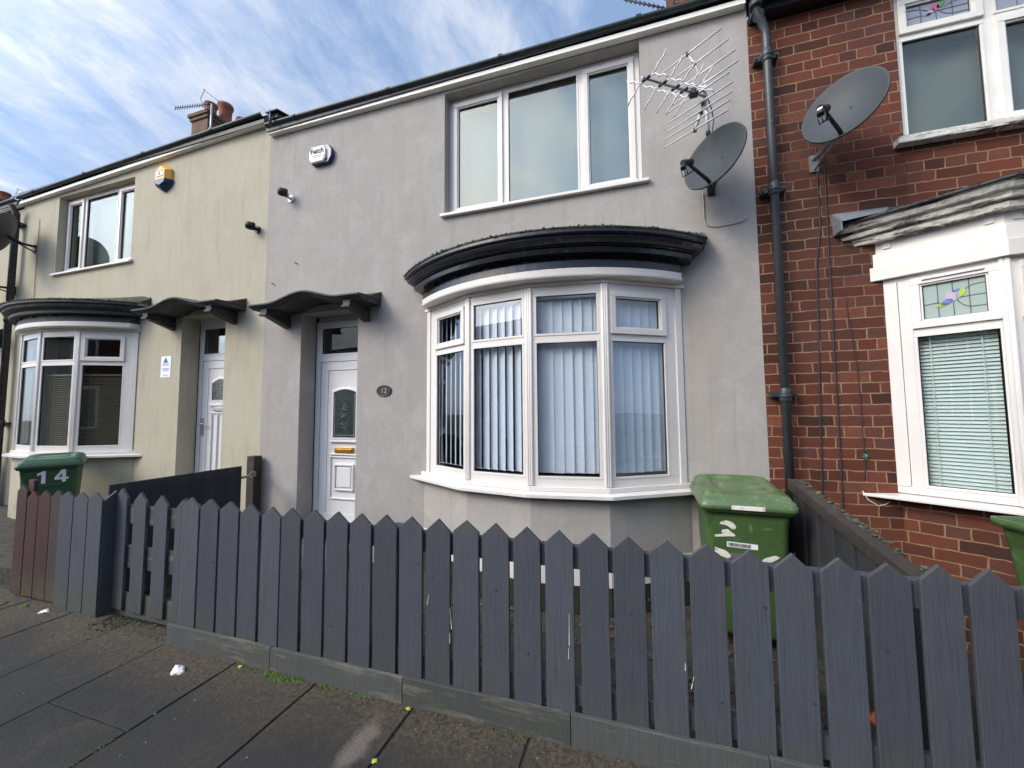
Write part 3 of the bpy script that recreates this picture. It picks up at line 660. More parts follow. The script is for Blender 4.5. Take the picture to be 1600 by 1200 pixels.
    lb.obox(P,u,n,m-ww,m+ww,-.02,.010,lz-.032,lz+.032); lo = lb.done('letterbox','brass' if style=='A' else 'steel',leaf,bevel=.003)
    l2 = B(); l2.obox(P,u,n,m-ww+.012,m+ww-.012,.008,.016,lz-.019,lz+.017); l2.done('flap','brass' if style=='A' else 'steel',lo,bevel=.003)
    hd = B(); hx = a+.035; hz = 1.22+dz if style!='A' else 1.2+dz
    hx = c-.035 if style=='A' else a+.035
    hd.obox(P,u,n,hx-.016,hx+.016,-.006,.008,hz-.12,hz+.10); hd.cyl((hx,y,hz+.03),(hx,y-.05,hz+.03),.009,10); hd.cyl((hx,y-.05,hz+.03),(hx+(.11 if style!='A' else -.11),y-.052,hz+.03),.009,10)
    hd.done('door_handle','steel',leaf)

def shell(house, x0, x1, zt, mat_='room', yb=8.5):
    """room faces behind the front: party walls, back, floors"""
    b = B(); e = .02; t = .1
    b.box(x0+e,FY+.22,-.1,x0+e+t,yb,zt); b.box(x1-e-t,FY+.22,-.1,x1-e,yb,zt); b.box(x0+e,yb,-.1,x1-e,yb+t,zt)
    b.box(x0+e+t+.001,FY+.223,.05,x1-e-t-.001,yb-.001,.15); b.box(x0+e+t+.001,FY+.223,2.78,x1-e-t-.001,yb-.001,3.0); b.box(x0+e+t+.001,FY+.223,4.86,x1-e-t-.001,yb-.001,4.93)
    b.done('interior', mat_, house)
def roof(house, x0, x1, ze, name='roof', mat_='slate'):
    b = B(); ye, yr = 3.42, 6.0; ze -= .05; zr = ze+1.5
    b.hexa([(x0,ye,ze),(x1,ye,ze),(x1,yr,zr-.05),(x0,yr,zr-.05),(x0,ye,ze+.05),(x1,ye,ze+.05),(x1,yr,zr),(x0,yr,zr)])
    b.hexa([(x0,yr+.001,zr-.05),(x1,yr+.001,zr-.05),(x1,8.7,ze),(x0,8.7,ze),(x0,yr+.001,zr),(x1,yr+.001,zr),(x1,8.7,ze+.05),(x0,8.7,ze+.05)])
    b.done(name, mat_, house)
def eaves(house, x0, x1, z0, z1, name_strip='fascia', r=.034, gy=3.414, strip=True, end_right=True):
    """white trim board with a black gutter in front; z0 / z1 = height of the trim bottom at x0 / x1"""
    if strip:
        b = B(); z0+=.026; z1+=.026; b.hexa([(x0,3.436,z0),(x1,3.436,z1),(x1,FY-.001,z1),(x0,FY-.001,z0),(x0,3.436,z0+.042),(x1,3.436,z1+.042),(x1,FY-.001,z1+.042),(x0,FY-.001,z0+.042)])
        b.done(name_strip,'strip',house)
    b = B(); b.hexa([(x0,3.45,z0+.044),(x1,3.45,z1+.044),(x1,FY+.1,z1+.050),(x0,FY+.1,z0+.050),(x0,3.45,z0+.11),(x1,3.45,z1+.11),(x1,FY+.1,z1+.2),(x0,FY+.1,z0+.2)])
    b.done('eaves_board','black',house)
    g = B(); n = 8; rings = []
    L = x1-x0; K = max(2,int(L/1.3))
    for x,z in ((x0,z0),(x1,z1)):
        ring = [(x, gy+r*math.cos(math.pi*k/n+math.pi), z+.100-r*math.sin(math.pi*k/n)) for k in range(n+1)]
        ring += [(x, gy+(r-.005)*math.cos(math.pi*k/n+math.pi), z+.100-(r-.005)*math.sin(math.pi*k/n)) for k in range(n,-1,-1)]
        rings.append(ring)
    g.loft(rings, True, True); go = g.done('gutter','gutter',house)
    for k in range(K+1):
        j = B(); t = (k+.35)/(K+1); x = x0+L*t; z = z0+(z1-z0)*t
        rr = [[(x+dx, gy+(r+.007)*math.cos(math.pi*q/n+math.pi), z+.103-(r+.007)*math.sin(math.pi*q/n)) for q in range(n+1)] for dx in (-.022,.022)]
        j.loft(rr, False, False)
        j.box(x-.022,gy-r-.008,z+.098,x+.022,gy-r+.004,z+.108); j.done('gutter_joint','gutter',go)

def vertical_blind(P,u,n,L0,L1,z0,z1,ang,label,group,back=.075):
    q = Vector((P[0],P[1],0)); m = (L0+L1)/2
    t = thing('vertical_blind', label, 'blind', (P[0]+u[0]*m-n[0]*back, P[1]+u[1]*m-n[1]*back, z0), group)
    rl = B(); rl.obox(P,u,n,L0,L1,-back-.02,-back+.02,z1-.03,z1); rl.done('head_rail','upvc',t)
    s = B(); k = int((L1-L0)/.078); a = R_(ang)
    dx,dy = u[0]*math.cos(a)+n[0]*math.sin(a), u[1]*math.cos(a)+n[1]*math.sin(a); nx,ny = -dy,dx
    rnd = random.Random(int(P[0]*77))
    for i in range(k):
        tw = rnd.uniform(-7,7) if rnd.random() < .25 else rnd.uniform(-3,3)
        c = L0+.045+(L1-L0-.09)*i/(k-1); cx,cy = P[0]+u[0]*c-n[0]*back, P[1]+u[1]*c-n[1]*back
        a2 = a+R_(tw); dx,dy = u[0]*math.cos(a2)+n[0]*math.sin(a2), u[1]*math.cos(a2)+n[1]*math.sin(a2); nx,ny=-dy,dx
        rings = []
        for zz in (z0+.02+rnd.uniform(0,.004), z1-.04):
            r1 = []
            for w_ in (-.0445,-.02,0,.02,.0445):
                bow = .006*(1-(w_/.0445)**2); r1.append((cx+dx*w_+nx*bow, cy+dy*w_+ny*bow, zz))
            rings.append(r1)
        s.loft(rings, False, False)
    s.done('slats','blind',t)
    c = B(); y_=z0+.035
    c.tube([(P[0]+u[0]*(L0+.05)-n[0]*(back-.05),P[1]+u[1]*(L0+.05)-n[1]*(back-.05),y_),(P[0]+u[0]*(L1-.05)-n[0]*(back-.05),P[1]+u[1]*(L1-.05)-n[1]*(back-.05),y_)],.0015,4); c.done('bottom_chain','white_pl',t)
    return t

def venetian(x0,x1,z0,z1,P,u,n,label,mat_='ven',back=.07,pitch=.025,tilt=35,group=None):
    m=(x0+x1)/2; t = thing('venetian_blind', label, 'blind', (P[0]+u[0]*m-n[0]*back,P[1]+u[1]*m-n[1]*back,z0), group)
    s = B(); k = int((z1-z0)/pitch); ca,sa = math.cos(R_(tilt))*.0125, math.sin(R_(tilt))*.0125
    for i in range(k):
        z = z0+pitch*(i+.5); q = lambda a,b_: (P[0]+u[0]*a+n[0]*b_, P[1]+u[1]*a+n[1]*b_)
        s.face([(*q(x0,-back+ca),z-sa),(*q(x1,-back+ca),z-sa),(*q(x1,-back-ca),z+sa),(*q(x0,-back-ca),z+sa)])
    s.done('slats',mat_,t)
    r = B(); r.obox(P,u,n,x0,x1,-back-.014,-back+.014,z1,z1+.025); r.done('head_rail',mat_,t)
    for f in (.18,.82):
        c = B(); a = x0+(x1-x0)*f; c.obox(P,u,n,a-.003,a+.003,-back+.012,-back+.014,z0,z1); c.done('ladder_tape',mat_,t)
    return t
def roller(x0,x1,z0,z1,y,label,mat_='blind_w'):
    t = thing('roller_blind',label,'blind',((x0+x1)/2,y,z0))
    b = B(); b.box(x0,y,z0,x1,y+.003,z1); b.done('fabric',mat_,t)
    b = B(); b.cyl((x0,y+.02,z1+.015),(x1,y+.02,z1+.015),.02,12); b.done('roller',mat_,t)
    return t

# ================================================================ GREY HOUSE
GX0, GX1 = -4.20, .958
gh = thing('terraced_house','grey rendered house in the middle with white bow window under glossy black cornice','house',(-1.6,FY,0))
win = (-1.823,.109,3.50,4.80)
w = B(); wall_front(w, GX0, GX1, GZ-.1, 4.93, FY, [win, (-3.640,-2.857,-.05,2.62), (-1.99,.365,.84,2.62)])
w.done('wall','grey',gh)
w = B(); w.box(GX1+.0,FY+.0,-.1,GX1+.001,FY+.2,4.9); w.bm.free()
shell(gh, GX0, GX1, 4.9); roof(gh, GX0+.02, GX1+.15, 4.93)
eaves(gh, -4.17, .94, 4.835, 4.785)
upper_window(gh, -1.822,.107,3.502,4.798, FY+.11, [-1.20,-.43], ['sash','fixed','sash'], of=.05, mw=.045)
VG, FG = bow_bay(gh, -.815, 0)
hood(gh, -3.29, 0)
b = B(); b.box(-3.66,3.14,GZ,-2.84,3.74,.10); b.box(-3.64,3.5,.101,-2.857,3.9,.19); b.done('doorstep','kerb',gh,bevel=.01)
upvc_door(gh, -3.640,-2.857, 3.724, .19, 2.56, 'A')
b = B(); b.box(-3.64,3.765,2.56,-2.857,3.8,2.63); b.done('door_head','white_paint',gh)
# chimney on the right party wall
def chimney(house, x0,x1,y0,y1,zt,pots,ph=.45, mat_='chimney'):
    b = B(); b.box(x0,y0,4.9,x1,y1,zt-.16); b.box(x0-.03,y0-.03,zt-.16,x1+.03,y1+.03,zt-.08); b.box(x0-.06,y0-.06,zt-.08,x1+.06,y1+.06,zt); ch = b.done('chimney',mat_,house,bevel=.006)
    for (x,y,h,r) in pots:
        p = B(); n = 18; prof = [(r*1.02,0),(r*1.0,.04),(r*.88,.08),(r*.80,h*.55),(r*.86,h*.82),(r*1.0,h*.88),(r*1.02,h*.95),(r*.95,h),(r*.72,h),(r*.68,h*.6)]
        rings = [[(x+q*math.cos(2*math.pi*k/n),y+q*math.sin(2*math.pi*k/n),zt-.02+z) for k in range(n)] for q,z in prof]; p.sm=True
        p.loft(rings,True,True); p.done('chimney_pot','terracotta',ch)
chimney(gh,.70,1.30,6.0,7.1,9.0,[(1.0,6.3,.4,.14),(1.0,6.8,.4,.14)],mat_='brick')

vb_lab = ['narrow white vertical blind behind the leftmost light of the grey house bow window',
 'white vertical blind with dark gaps behind the second light of the bow window',
 'closed pale blue white vertical blind behind the third light of the bow window',
 'closed vertical blind behind the rightmost light of the grey house bow window']
for i,(P,u,n,L) in enumerate(FG):
    vertical_blind(P,u,n, .10 if i==0 else .02, L-(.10 if i==3 else .02), .97, 2.44, [27,23,6,14][i], vb_lab[i], 'vertical blinds in the bow window')
roller(-1.78,.07,3.53,4.70,FY+.23,'pale roller blind drawn down behind the upper window of the grey house')

# ================================================================ CREAM HOUSE
CX0, CX1 = -9.44, -4.201
chs = thing('terraced_house','cream rendered terraced house on the left with weathered black cornice and panelled white door','house',(-6.8,FY,0))
w = B(); wall_front(w, CX0, CX1, GZ-.1, 5.05, FY, [(-8.485,-6.71,3.64,4.86),(-5.607,-4.828,-.05,2.74),(-8.78,-6.44,.95,2.72)])
w.done('wall','cream',chs)
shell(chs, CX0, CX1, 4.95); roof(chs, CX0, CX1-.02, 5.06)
eaves(chs, -9.42, -4.24, 4.862, 5.0)
upper_window(chs, -8.484,-6.712,3.642,4.858, FY+.10, [-8.03,-7.23], ['sash','fixed','sash'], mat_='upvc', of=.045, mw=.045)
VC, FC = bow_bay(chs, -7.62, .10, black='black_old', glassm='glass_dk', wallm='cream', plinth=False, mirror=True)
hood(chs, -5.22, .115)
b = B(); b.box(-5.63,3.14,GZ,-4.80,3.70,.18); b.box(-5.607,3.5,.181,-4.828,3.9,.29); b.done('doorstep','kerb',chs,bevel=.01)
upvc_door(chs, -5.607,-4.828, 3.724, .29, 2.69, 'B', .10)
b = B(); b.box(-5.607,3.725,2.69,-4.828,3.76,2.75); b.done('door_head','white_paint',chs)
chimney(chs,-9.62,-9.10,6.0,7.15,8.35,[(-9.38,6.24,.42,.14),(-9.38,6.58,.66,.165),(-9.38,7.0,.60,.14)])
P,u,n,L = FC[2]; venetian(.03,L-.03,1.06,2.0,P,u,n,'brown slatted blind behind the third light of the cream house bow window','ven_brown',group=None)
P,u,n,L = FC[3]; venetian(.03,L-.1,1.06,2.0,P,u,n,'brown slatted blind behind the rightmost light of the cream house bow window','ven_brown')
roller(-8.42,-6.77,3.70,4.76,FY+.22,'pale roller blind drawn down behind the upper window of the cream house')

# ================================================================ FAR HOUSE (left edge)
fh = thing('terraced_house','cream terraced house beyond the black drainpipe at the far left edge','house',(-12,FY,0))
w = B(); wall_front(w, -14.7, -9.441, GZ-.1, 4.84, FY, [(-12.2,-10.4,3.6,4.75),(-10.75,-9.97,-.05,2.74)])
w.done('wall','cream',fh); shell(fh,-14.7,-9.441,4.8); roof(fh,-14.7,-9.46,4.93)
eaves(fh, -14.7, -9.45, 4.72, 4.85)
upper_window(fh, -12.198,-10.402,3.602,4.748, FY+.10, [-11.75,-10.9], ['sash','fixed','sash'])
hood(fh, -10.36, .115); upvc_door(fh,-10.75,-9.97,3.724,.29,2.69,'B',.10)
chimney(fh,-19.9,-19.3,6.6,7.7,8.4,[(-19.75,6.85,.42,.16),(-19.45,7.3,.42,.16)])

# ================================================================ BRICK HOUSE
BX0, BX1 = .959, 6.2
bh = thing('terraced_house','red brick terraced house on the right with peeling white cornice and stained glass lights','house',(3.5,FY,0))
w = B(); wall_front(w, BX0, BX1, GZ-.1, 4.70, FY, [(1.925,3.6,3.455,4.62),(1.80,3.70,.86,2.66),(4.9,5.7,-.05,2.6)], .2)
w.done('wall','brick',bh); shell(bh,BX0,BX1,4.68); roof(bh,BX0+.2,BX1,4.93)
b = B(); b.box(.97,3.385,4.655,BX1,FY-.001,4.95); b.done('eaves_board','black',bh)
b = B(); b.box(.97,3.3,4.72,BX1,3.383,4.82); b.done('gutter','gutter',bh)
def stained(parent, P,u,n, r, variant, off=-.012):
    """lead lines and a simple coloured flower set in a light"""
    x0,x1,z0,z1 = r; W_,H_ = x1-x0, z1-z0; t=.0022
    q = lambda a,z,o=0: (P[0]+u[0]*(x0+a*W_)+n[0]*(off+o), P[1]+u[1]*(x0+a*W_)+n[1]*(off+o), z0+z*H_)
    g = B(); g.obox(P,u,n,x0-.003,x1+.003,off-.006,off-.002,z0-.003,z1+.003); gp = g.done('stained_glass','tex_glass' if variant==0 else 'tex_glass2',parent)
    l = B()
    for a in (.24,.49,.75): l.tube([q(a,0),q(a,1)],t,5)
    l.tube([q(0,.42),q(.22,.44),q(.30,.40)],t,5); l.tube([q(.52,.5),q(.75,.52),q(1,.52)],t,5)
    l.tube([q(.55,.45),q(.64,.28),q(.75,.20),q(1,.20)],t,5); l.tube([q(.62,.6),q(.70,.74),q(.8,.82),q(1,.84)],t,5)
    if variant: l.tube([q(0,.85),q(.2,.8),q(.36,.62)],t,5)
    l.done('lead_line','lc',gp)
    def petal(cx,cz,rx,rz,rot,mat_):
        p = B(); pts=[]
        for k in range(14):
            a=2*math.pi*k/14; ex,ez=rx*math.cos(a)*(1-.0*abs(math.sin(a))),rz*math.sin(a)*abs(math.sin(a))**.3; pts.append(q(cx+(ex*math.cos(rot)-ez*math.sin(rot))/W_, cz+(ex*math.sin(rot)+ez*math.cos(rot))/H_, .001))
        p.prism(pts,(n[0]*.002,n[1]*.002,0)); p.done('coloured_glass',mat_,gp)
    if variant==0:
        petal(.48,.58,.034,.034,0,'lilac'); petal(.38,.42,.032,.016,.5,'bluegl'); petal(.30,.36,.026,.012,.2,'lime'); petal(.615,.62,.034,.017,1.0,'lime'); petal(.545,.72,.02,.01,.4,'bluegl')
    else:
        petal(.48,.70,.024,.032,0,'pink'); petal(.57,.78,.032,.015,.7,'greengl'); petal(.40,.50,.03,.013,.6,'lilac'); petal(.36,.42,.02,.008,.4,'bluegl')
# upper window with stained top lights
P=(0,FY+.035); u=(1,0); n=(0,-1); fr=B(); x0,x1,z0,z1 = 1.93,3.595,3.46,4.615
fr.obox(P,u,n,x0,x1,-.05,0,z1-.05,z1); fr.obox(P,u,n,x0,x0+.028,-.05,0,z0,z1-.05); fr.obox(P,u,n,x1-.028,x1,-.05,0,z0,z1-.05); fr.obox(P,u,n,x0+.028,x1-.028,-.05,-.001,z0,z0+.03)
gl=[]; sg=[]; e=[x0+.028,2.44,2.50,3.03,3.09,x1-.028]
for m in (2.47,3.06): fr.obox(P,u,n,m-.03,m+.03,-.05,-.002,z0+.03,z1-.05)
for i in range(3):
    fr.obox(P,u,n,e[2*i],e[2*i+1],-.05,-.003,4.255,4.29)
    gl.append(light(fr,P,u,n,e[2*i],e[2*i+1],z0+.03,4.255,'sash' if i==1 else 'fixed')); sg.append(light(fr,P,u,n,e[2*i],e[2*i+1],4.29,z1-.05,'sash' if i==0 else 'fixed'))
bw = fr.done('window',['upvc_old','gasket'],bh,bevel=.003)
for g in gl: pane(P,u,n,g,bw,'glass_up')
for g in sg: stained(bw,P,u,n,g,1)
s=B(); s.box(1.86,3.43,3.40,3.65,3.535,3.455); s.done('sill','peel',bw,bevel=.006)
roller(1.97,3.56,3.5,4.22,FY+.16,'pale roller blind drawn behind the upper window of the brick house')
# canted bay
VB=[(1.762,FY-.002),(2.205,3.19),(3.30,3.19),(3.745,FY-.002)]; FB=facets(VB)
w=B(); ring_solid(w, VB, [(x+(.12 if x<2.5 else -.12),min(y+.12,FY+.1)) for x,y in VB], GZ-.1, .86); w.done('bay_base','brick',bh)
fr=B(); gB=[]; zs,zt,ztr=.90,2.42,2.02
V2=offset_poly(VB,.012); F2=facets(V2)
for i,(P,u,n,L) in enumerate(F2):
    fr.obox(P,u,n,0,L,-.06,0,zs,zs+.05); fr.obox(P,u,n,0,L,-.06,0,zt-.03,zt)
    a,c = (.135,L-.03) if i==0 else ((.03,L-.135) if i==2 else (.05,L-.05))
    if i==0: fr.obox(P,u,n,0,.07,-.06,.006,zs+.05,zt-.03); fr.obox(P,u,n,.0725,.135,-.06,.002,zs+.05,zt-.03)
    elif i==2: fr.obox(P,u,n,L-.07,L,-.06,.006,zs+.05,zt-.03); fr.obox(P,u,n,L-.135,L-.0725,-.06,.002,zs+.05,zt-.03)
    fr.obox(P,u,n,a-.03,a,-.06,.003,zs+.05,zt-.03) if i==1 else None
    fr.obox(P,u,n,c,L,-.06,.001,zs+.05,zt-.03) if i!=2 else fr.obox(P,u,n,0,a,-.06,.001,zs+.05,zt-.03)
    if i==1: fr.obox(P,u,n,0,a-.03,-.06,.001,zs+.05,zt-.03)
    nl = 2 if i==1 else 1; step=(c-a)/nl
    for k in range(nl):
        p0,p1 = a+step*k+(.02 if k else 0), a+step*(k+1)-(.02 if k<nl-1 else 0)
        if k: fr.obox(P,u,n,p0-.04,p0,-.06,.001,zs+.05,zt-.03)
        fr.obox(P,u,n,p0,p1,-.06,-.001,ztr-.02,ztr+.02)
        gB.append((i,light(fr,P,u,n,p0,p1,zs+.05,ztr-.02,'fixed'),0)); gB.append((i,light(fr,P,u,n,p0,p1,ztr+.02,zt-.03,'sash'),1))
        fr.obox(P,u,n,p0+.06,p1-.06,.018,.032,zt-.052,zt-.036)
for v in V2[1:3]: 
    for k in (-1,0,1): fr.tube([(v[0]+k*.02,v[1]-.002+abs(k)*.012,zs),(v[0]+k*.02,v[1]-.002+abs(k)*.012,zt)],.016,8)
bb=fr.done('bay_window',['upvc','gasket'],bh,bevel=.003)
for i,g,top in gB:
    P,u,n,L=F2[i]
    if top: stained(bb,P,u,n,g,0)
    else: pane(P,u,n,g,bb,'glass')
s=B(); ring_solid(s, offset_poly(VB,.13), offset_poly(VB,-.05), .865,.885,.865,.899); s.done('sill','upvc',bb,bevel=.003)
s=B(); ring_solid(s, offset_poly(VB,.055), offset_poly(VB,-.06), 2.42,2.52); s.done('head_board','white_paint',bb,bevel=.002)
s=B(); ring_solid(s, offset_poly(VB,.042), offset_poly(VB,-.06), 2.521,2.62); s.done('frieze_board','upvc_old',bb,bevel=.002)
s=B(); ring_solid(s, offset_poly(VB,.03), offset_poly(VB,-.06), 2.621,2.70)
for i,(P,u,n,L) in enumerate(facets(offset_poly(VB,.03))):
    k=int(L/.30)
    for j in range(k+1): s.obox(P,u,n,.04+(L-.12)*j/max(1,k),.08+(L-.12)*j/max(1,k),0,.009,2.645,2.699)
s.done('frieze','white_paint',bb)
c=B()
pf=[(.0,2.70),(.10,2.70),(.110,2.735),(.098,2.739),(.098,2.747),(.14,2.75),(.150,2.775),(.137,2.78),(.137,2.788),(.18,2.795),(.197,2.822),(.188,2.826),(.188,2.833),(.21,2.837)]
def clip(L_): 
    L_=list(L_); f0,f1=L_[0],L_[-1]
    xl,xr = 1.762-.30, 3.745+.30
    out=[]
    for (x,y) in L_:
        out.append((x,y))
    if out[0][0]<xl:   # square return into the wall
        a,b_=out[0],out[1]; t=(xl-a[0])/(b_[0]-a[0]); ny_=a[1]+(b_[1]-a[1])*t; out=[(xl,FY-.002),(xl,ny_)]+out[1:]
    else: out=[(out[0][0]-.0005,FY-.002)]+out
    if out[-1][0]>xr:
        a,b_=out[-1],out[-2]; t=(xr-a[0])/(b_[0]-a[0]); ny_=a[1]+(b_[1]-a[1])*t; out=out[:-1]+[(xr,ny_),(xr,FY-.002)]
    else: out=out+[(out[-1][0]+.0005,FY-.002)]
    return out
# subdivide for a ragged, rotten edge
def subdiv(L_, st=.02):
    out=[]
    for a,b_ in zip(L_,L_[1:]):
        k=max(1,int(math.dist(a,b_)/st)); out+= [(a[0]+(b_[0]-a[0])*i/k,a[1]+(b_[1]-a[1])*i/k) for i in range(k)]
    return out+[L_[-1]]
base_line=clip(offset_poly(VB,.21)); ref=subdiv(base_line)
def scaled(o):
    # same parametrisation for every profile line: move each point of the outermost line back towards the bay
    Lx=clip(offset_poly(VB,o)); cnt=[]
    for a,b_ in zip(base_line,base_line[1:]): cnt.append(max(1,int(math.dist(a,b_)/.02)))
    out=[]
    for (a,b_),k in zip(zip(Lx,Lx[1:]),cnt): out+=[(a[0]+(b_[0]-a[0])*i/k,a[1]+(b_[1]-a[1])*i/k) for i in range(k)]
    return out+[Lx[-1]]
rnd=random.Random(5); lines=[]
for o,z in pf:
    ln=scaled(o); lines.append([(x+rnd.uniform(-.0015,.0015),y+rnd.uniform(-.002,.002) if y<FY-.01 else y,z+rnd.uniform(-.0025,.0025)) for x,y in ln])
for A_,B_ in zip(lines,lines[1:]):
    for i in range(len(A_)-1): c.face([A_[i],A_[i+1],B_[i+1],B_[i]])
co=c.done('cornice','peel',bh)
r=B(); ln=scaled(.225); l2=scaled(.20)
for i in range(len(ln)-1):
    a,b_=ln[i],ln[i+1]
    r.hexa([(*l2[i],2.834),(*l2[i+1],2.834),(b_[0],b_[1],2.838),(a[0],a[1],2.838),(*l2[i],2.85),(*l2[i+1],2.85),(b_[0],b_[1],2.85),(a[0],a[1],2.85)])
    r.face([(*a,2.851),(*b_,2.851),(b_[0],FY-.003,2.90+.06*min(1,(FY-b_[1])/.3)),(a[0],FY-.003,2.90+.06*min(1,(FY-a[1])/.3))])
for k in range(260):
    i=rnd.randrange(len(ln)); blob(r,(ln[i][0]+rnd.uniform(-.01,.01),ln[i][1]+rnd.uniform(-.004,.01),2.85+rnd.uniform(-.012,.004)),rnd.uniform(.003,.008),rnd)
r.done('bay_roof','black_old',bh)
r=B(); r.prism([(1.46,3.36,2.85),(1.46,FY-.003,2.965),(1.80,FY-.003,2.965),(1.70,3.30,2.86)],(0,0,.004)); r.prism([(1.455,3.37,2.79),(1.455,3.37,2.86),(1.455,FY-.003,2.965),(1.455,FY-.003,2.79)],(.01,0,0)); r.done('flashing','lead',bh)
for k,(i,a,c_) in enumerate(((0,.14,None),(1,.06,.5),(1,.5,None))):
    P,u,n,L=F2[i]; c_= c_ if c_ else L-.06
    if i==1: a,c_=(a*L if a==.5 else a),(c_*L if c_==.5 else c_)
    venetian(a,c_,.96,2.36,P,u,n,['pale green white venetian blind behind the left angled light of the brick house bay','venetian blind behind the front left light of the brick house bay','venetian blind behind the front right light of the brick house bay'][k],'ven',back=.075,tilt=60)
b=B(); b.box(4.92,FY+.06,.05,5.68,FY+.1,2.58); b.done('front_door','black_old',bh,bevel=.004)

# ================================================================ rainwater pipes
def rain_pipe(x, y, ztop, zbot, name, label, r=.034, joints=()):
    t=thing('drainpipe',label,'drainpipe',(x,y,zbot))
    b=B(); b.tube([(x,y,zbot),(x,y,ztop)],r,16); b.done('pipe','pipe',t)
    for z in joints:
        j=B(); j.tube([(x,y,z-.06),(x,y,z-.045),(x,y,z+.045),(x,y,z+.06)],[r+.005,r+.011,r+.011,r+.006],16)
        j.tube([(x,y,z-.028),(x,y,z-.018),(x,y,z-.008)],[r+.012,r+.017,r+.012],16)
        j.box(x-.075,y+.015,z-.02,x+.075,FY-.002,z+.03)
        for s_ in (-1,1): j.cyl((x+s_*.06,y+.016,z+.005),(x+s_*.06,y+.0,z+.005),.008,8)
        j.done('pipe_collar','pipe',t)
    return t
dp=rain_pipe(1.062,3.425,4.45,GZ,'','dark grey drainpipe running down the brick wall beside the grey house','',joints=()) if False else None
t=thing('drainpipe','tall dark grey drainpipe running down the brick wall beside the grey house','drainpipe',(1.065,3.42,GZ))
b=B(); b.tube([(1.065,3.42,GZ+.02),(1.065,3.42,4.44),(1.063,3.418,4.50),(1.03,3.39,4.58),(.99,3.36,4.66),(.985,3.35,4.80)],.030,16); b.done('pipe','pipe',t)
for z in (4.30,3.20,1.60,.4):
    j=B(); x,y,r=1.065,3.42,.030
    j.tube([(x,y,z-.055),(x,y,z-.045),(x,y,z+.04),(x,y,z+.05)],[r+.003,r+.009,r+.009,r+.003],16); j.tube([(x,y,z-.022),(x,y,z-.012),(x,y,z-.002)],[r+.010,r+.016,r+.010],16)
    j.box(x-.085,y+.018,z-.018,x+.085,FY-.002,z+.022)
    for s_ in (-1,1): j.cyl((x+s_*.07,y+.02,z),(x+s_*.07,y+.002,z),.009,8)
    j.done('pipe_collar','pipe',t)
b=B(); b.tube([(.985,3.35,4.66),(.985,3.35,4.70)],.045,16); b.tube([(1.00,3.365,4.60),(1.015,3.378,4.615)],.042,14); b.done('elbow','pipe',t)
t=thing('drainpipe','black drainpipe between the cream house and the far left house','drainpipe',(-9.44,3.42,GZ))
b=B(); b.tube([(-9.44,3.42,GZ+.02),(-9.44,3.42,4.72),(-9.44,3.35,4.84)],.042,14); b.done('pipe','black_old',t)
for z in (4.55,3.0,1.35):
    j=B(); j.tube([(-9.44,3.42,z-.05),(-9.44,3.42,z+.05)],.052,14); j.box(-9.53,3.44,z-.02,-9.35,FY-.002,z+.02); j.done('pipe_collar','black_old',t)

# corner upstand where the two rooflines step
b=B(); b.box(-4.08,3.37,4.98,-3.95,3.5,5.03)
b.prism([(-4.10,3.33,5.035),(-4.10,3.52,5.085),(-4.10,3.52,5.095),(-4.10,3.33,5.047)],(.18,0,0)); b.done('verge_cap','black_old',chs)
b=B(); b.tube([(-4.03,3.345,4.87),(-4.03,3.345,5.06)],.014,8); b.done('overflow_pipe','pipe',chs)
b=B(); b.box(-4.0,3.60,4.95,-3.55,3.64,5.06); b.done('lead_upstand','black_old',gh)

# ================================================================ GROUND
b=B(); b.box(-150,-150,-.40,150,150,-.20); struct(b.done('ground','earth'))
b=B(); b.box(-60,1.86,-.19,60,3.75,GZ); struct(b.done('garden_ground','earth'))
b=B(); b.box(-14,2.1,-.06,-4.11,3.7,.098); struct(b.done('garden_path','earth'))
slabs=[(-3.50,-2.9615,.70,1.97),(-2.9585,-2.335,1.312,1.97),(-2.328,-1.735,.90,1.93),(-1.725,-1.125,.90,1.90),(-1.115,-.515,.9,1.895),(-.505,.095,.9,1.895),(.105,.7,.9,1.895),(.71,1.3,.9,1.895),(1.31,1.9,.9,1.895),
 (-2.96,-2.335,.90,1.305),(-4.10,-3.51,1.315,1.98),(-4.15,-3.565,.70,1.305),(-4.70,-4.11,1.2,1.99),(-5.3,-4.71,1.2,1.99),(-4.75,-4.16,.70,1.19)]
b=B(); rnd=random.Random(2)
def slab(b,x0,x1,y0,y1):
    dz=rnd.uniform(-.003,.003); e=rnd.uniform(-.003,.003); n=8
    def edge(a,c): return [(a[0]+(c[0]-a[0])*i/n+rnd.uniform(-.0022,.0022), a[1]+(c[1]-a[1])*i/n+rnd.uniform(-.0022,.0022)) for i in range(n)]
    pts=edge((x0,y0),(x1,y0))+edge((x1,y0),(x1,y1))+edge((x1,y1),(x0,y1))+edge((x0,y1),(x0,y0))
    cx_,cy_=(x0+x1)/2,(y0+y1)/2
    r0=[(x,y,-.05) for x,y in pts]; r1=[(x,y,-.005+dz) for x,y in pts]; r2=[(cx_+(x-cx_)*.990,cy_+(y-cy_)*.990,dz) for x,y in pts]
    b.loft([r0,r1,r2],True,True)
for s_ in slabs: slab(b,*s_)
for k in range(-16,24):
    x=k*.6-.01
    if -5.4<x<1.9: 
        if x>-5.4: pass
    for y0,y1 in ((-.1,.69),):
        slab(b,x+.005,x+.59,y0,y1)
    if x< -5.3 or x>1.9: slab(b,x+.005,x+.59,.705,1.98)
slab(b,-5.3,-4.76,.70,1.19); slab(b,-4.15,-3.52,.3,.69) if False else None
for x in (-5.9,):
    pass
slab(b,-4.15,1.9,.70,.89) if False else None
for k in range(11): slab(b,-3.55+.5*k,-3.06+.5*k,.70,.89) if not (-3.6<-3.55+.5*k<-2.98) else None
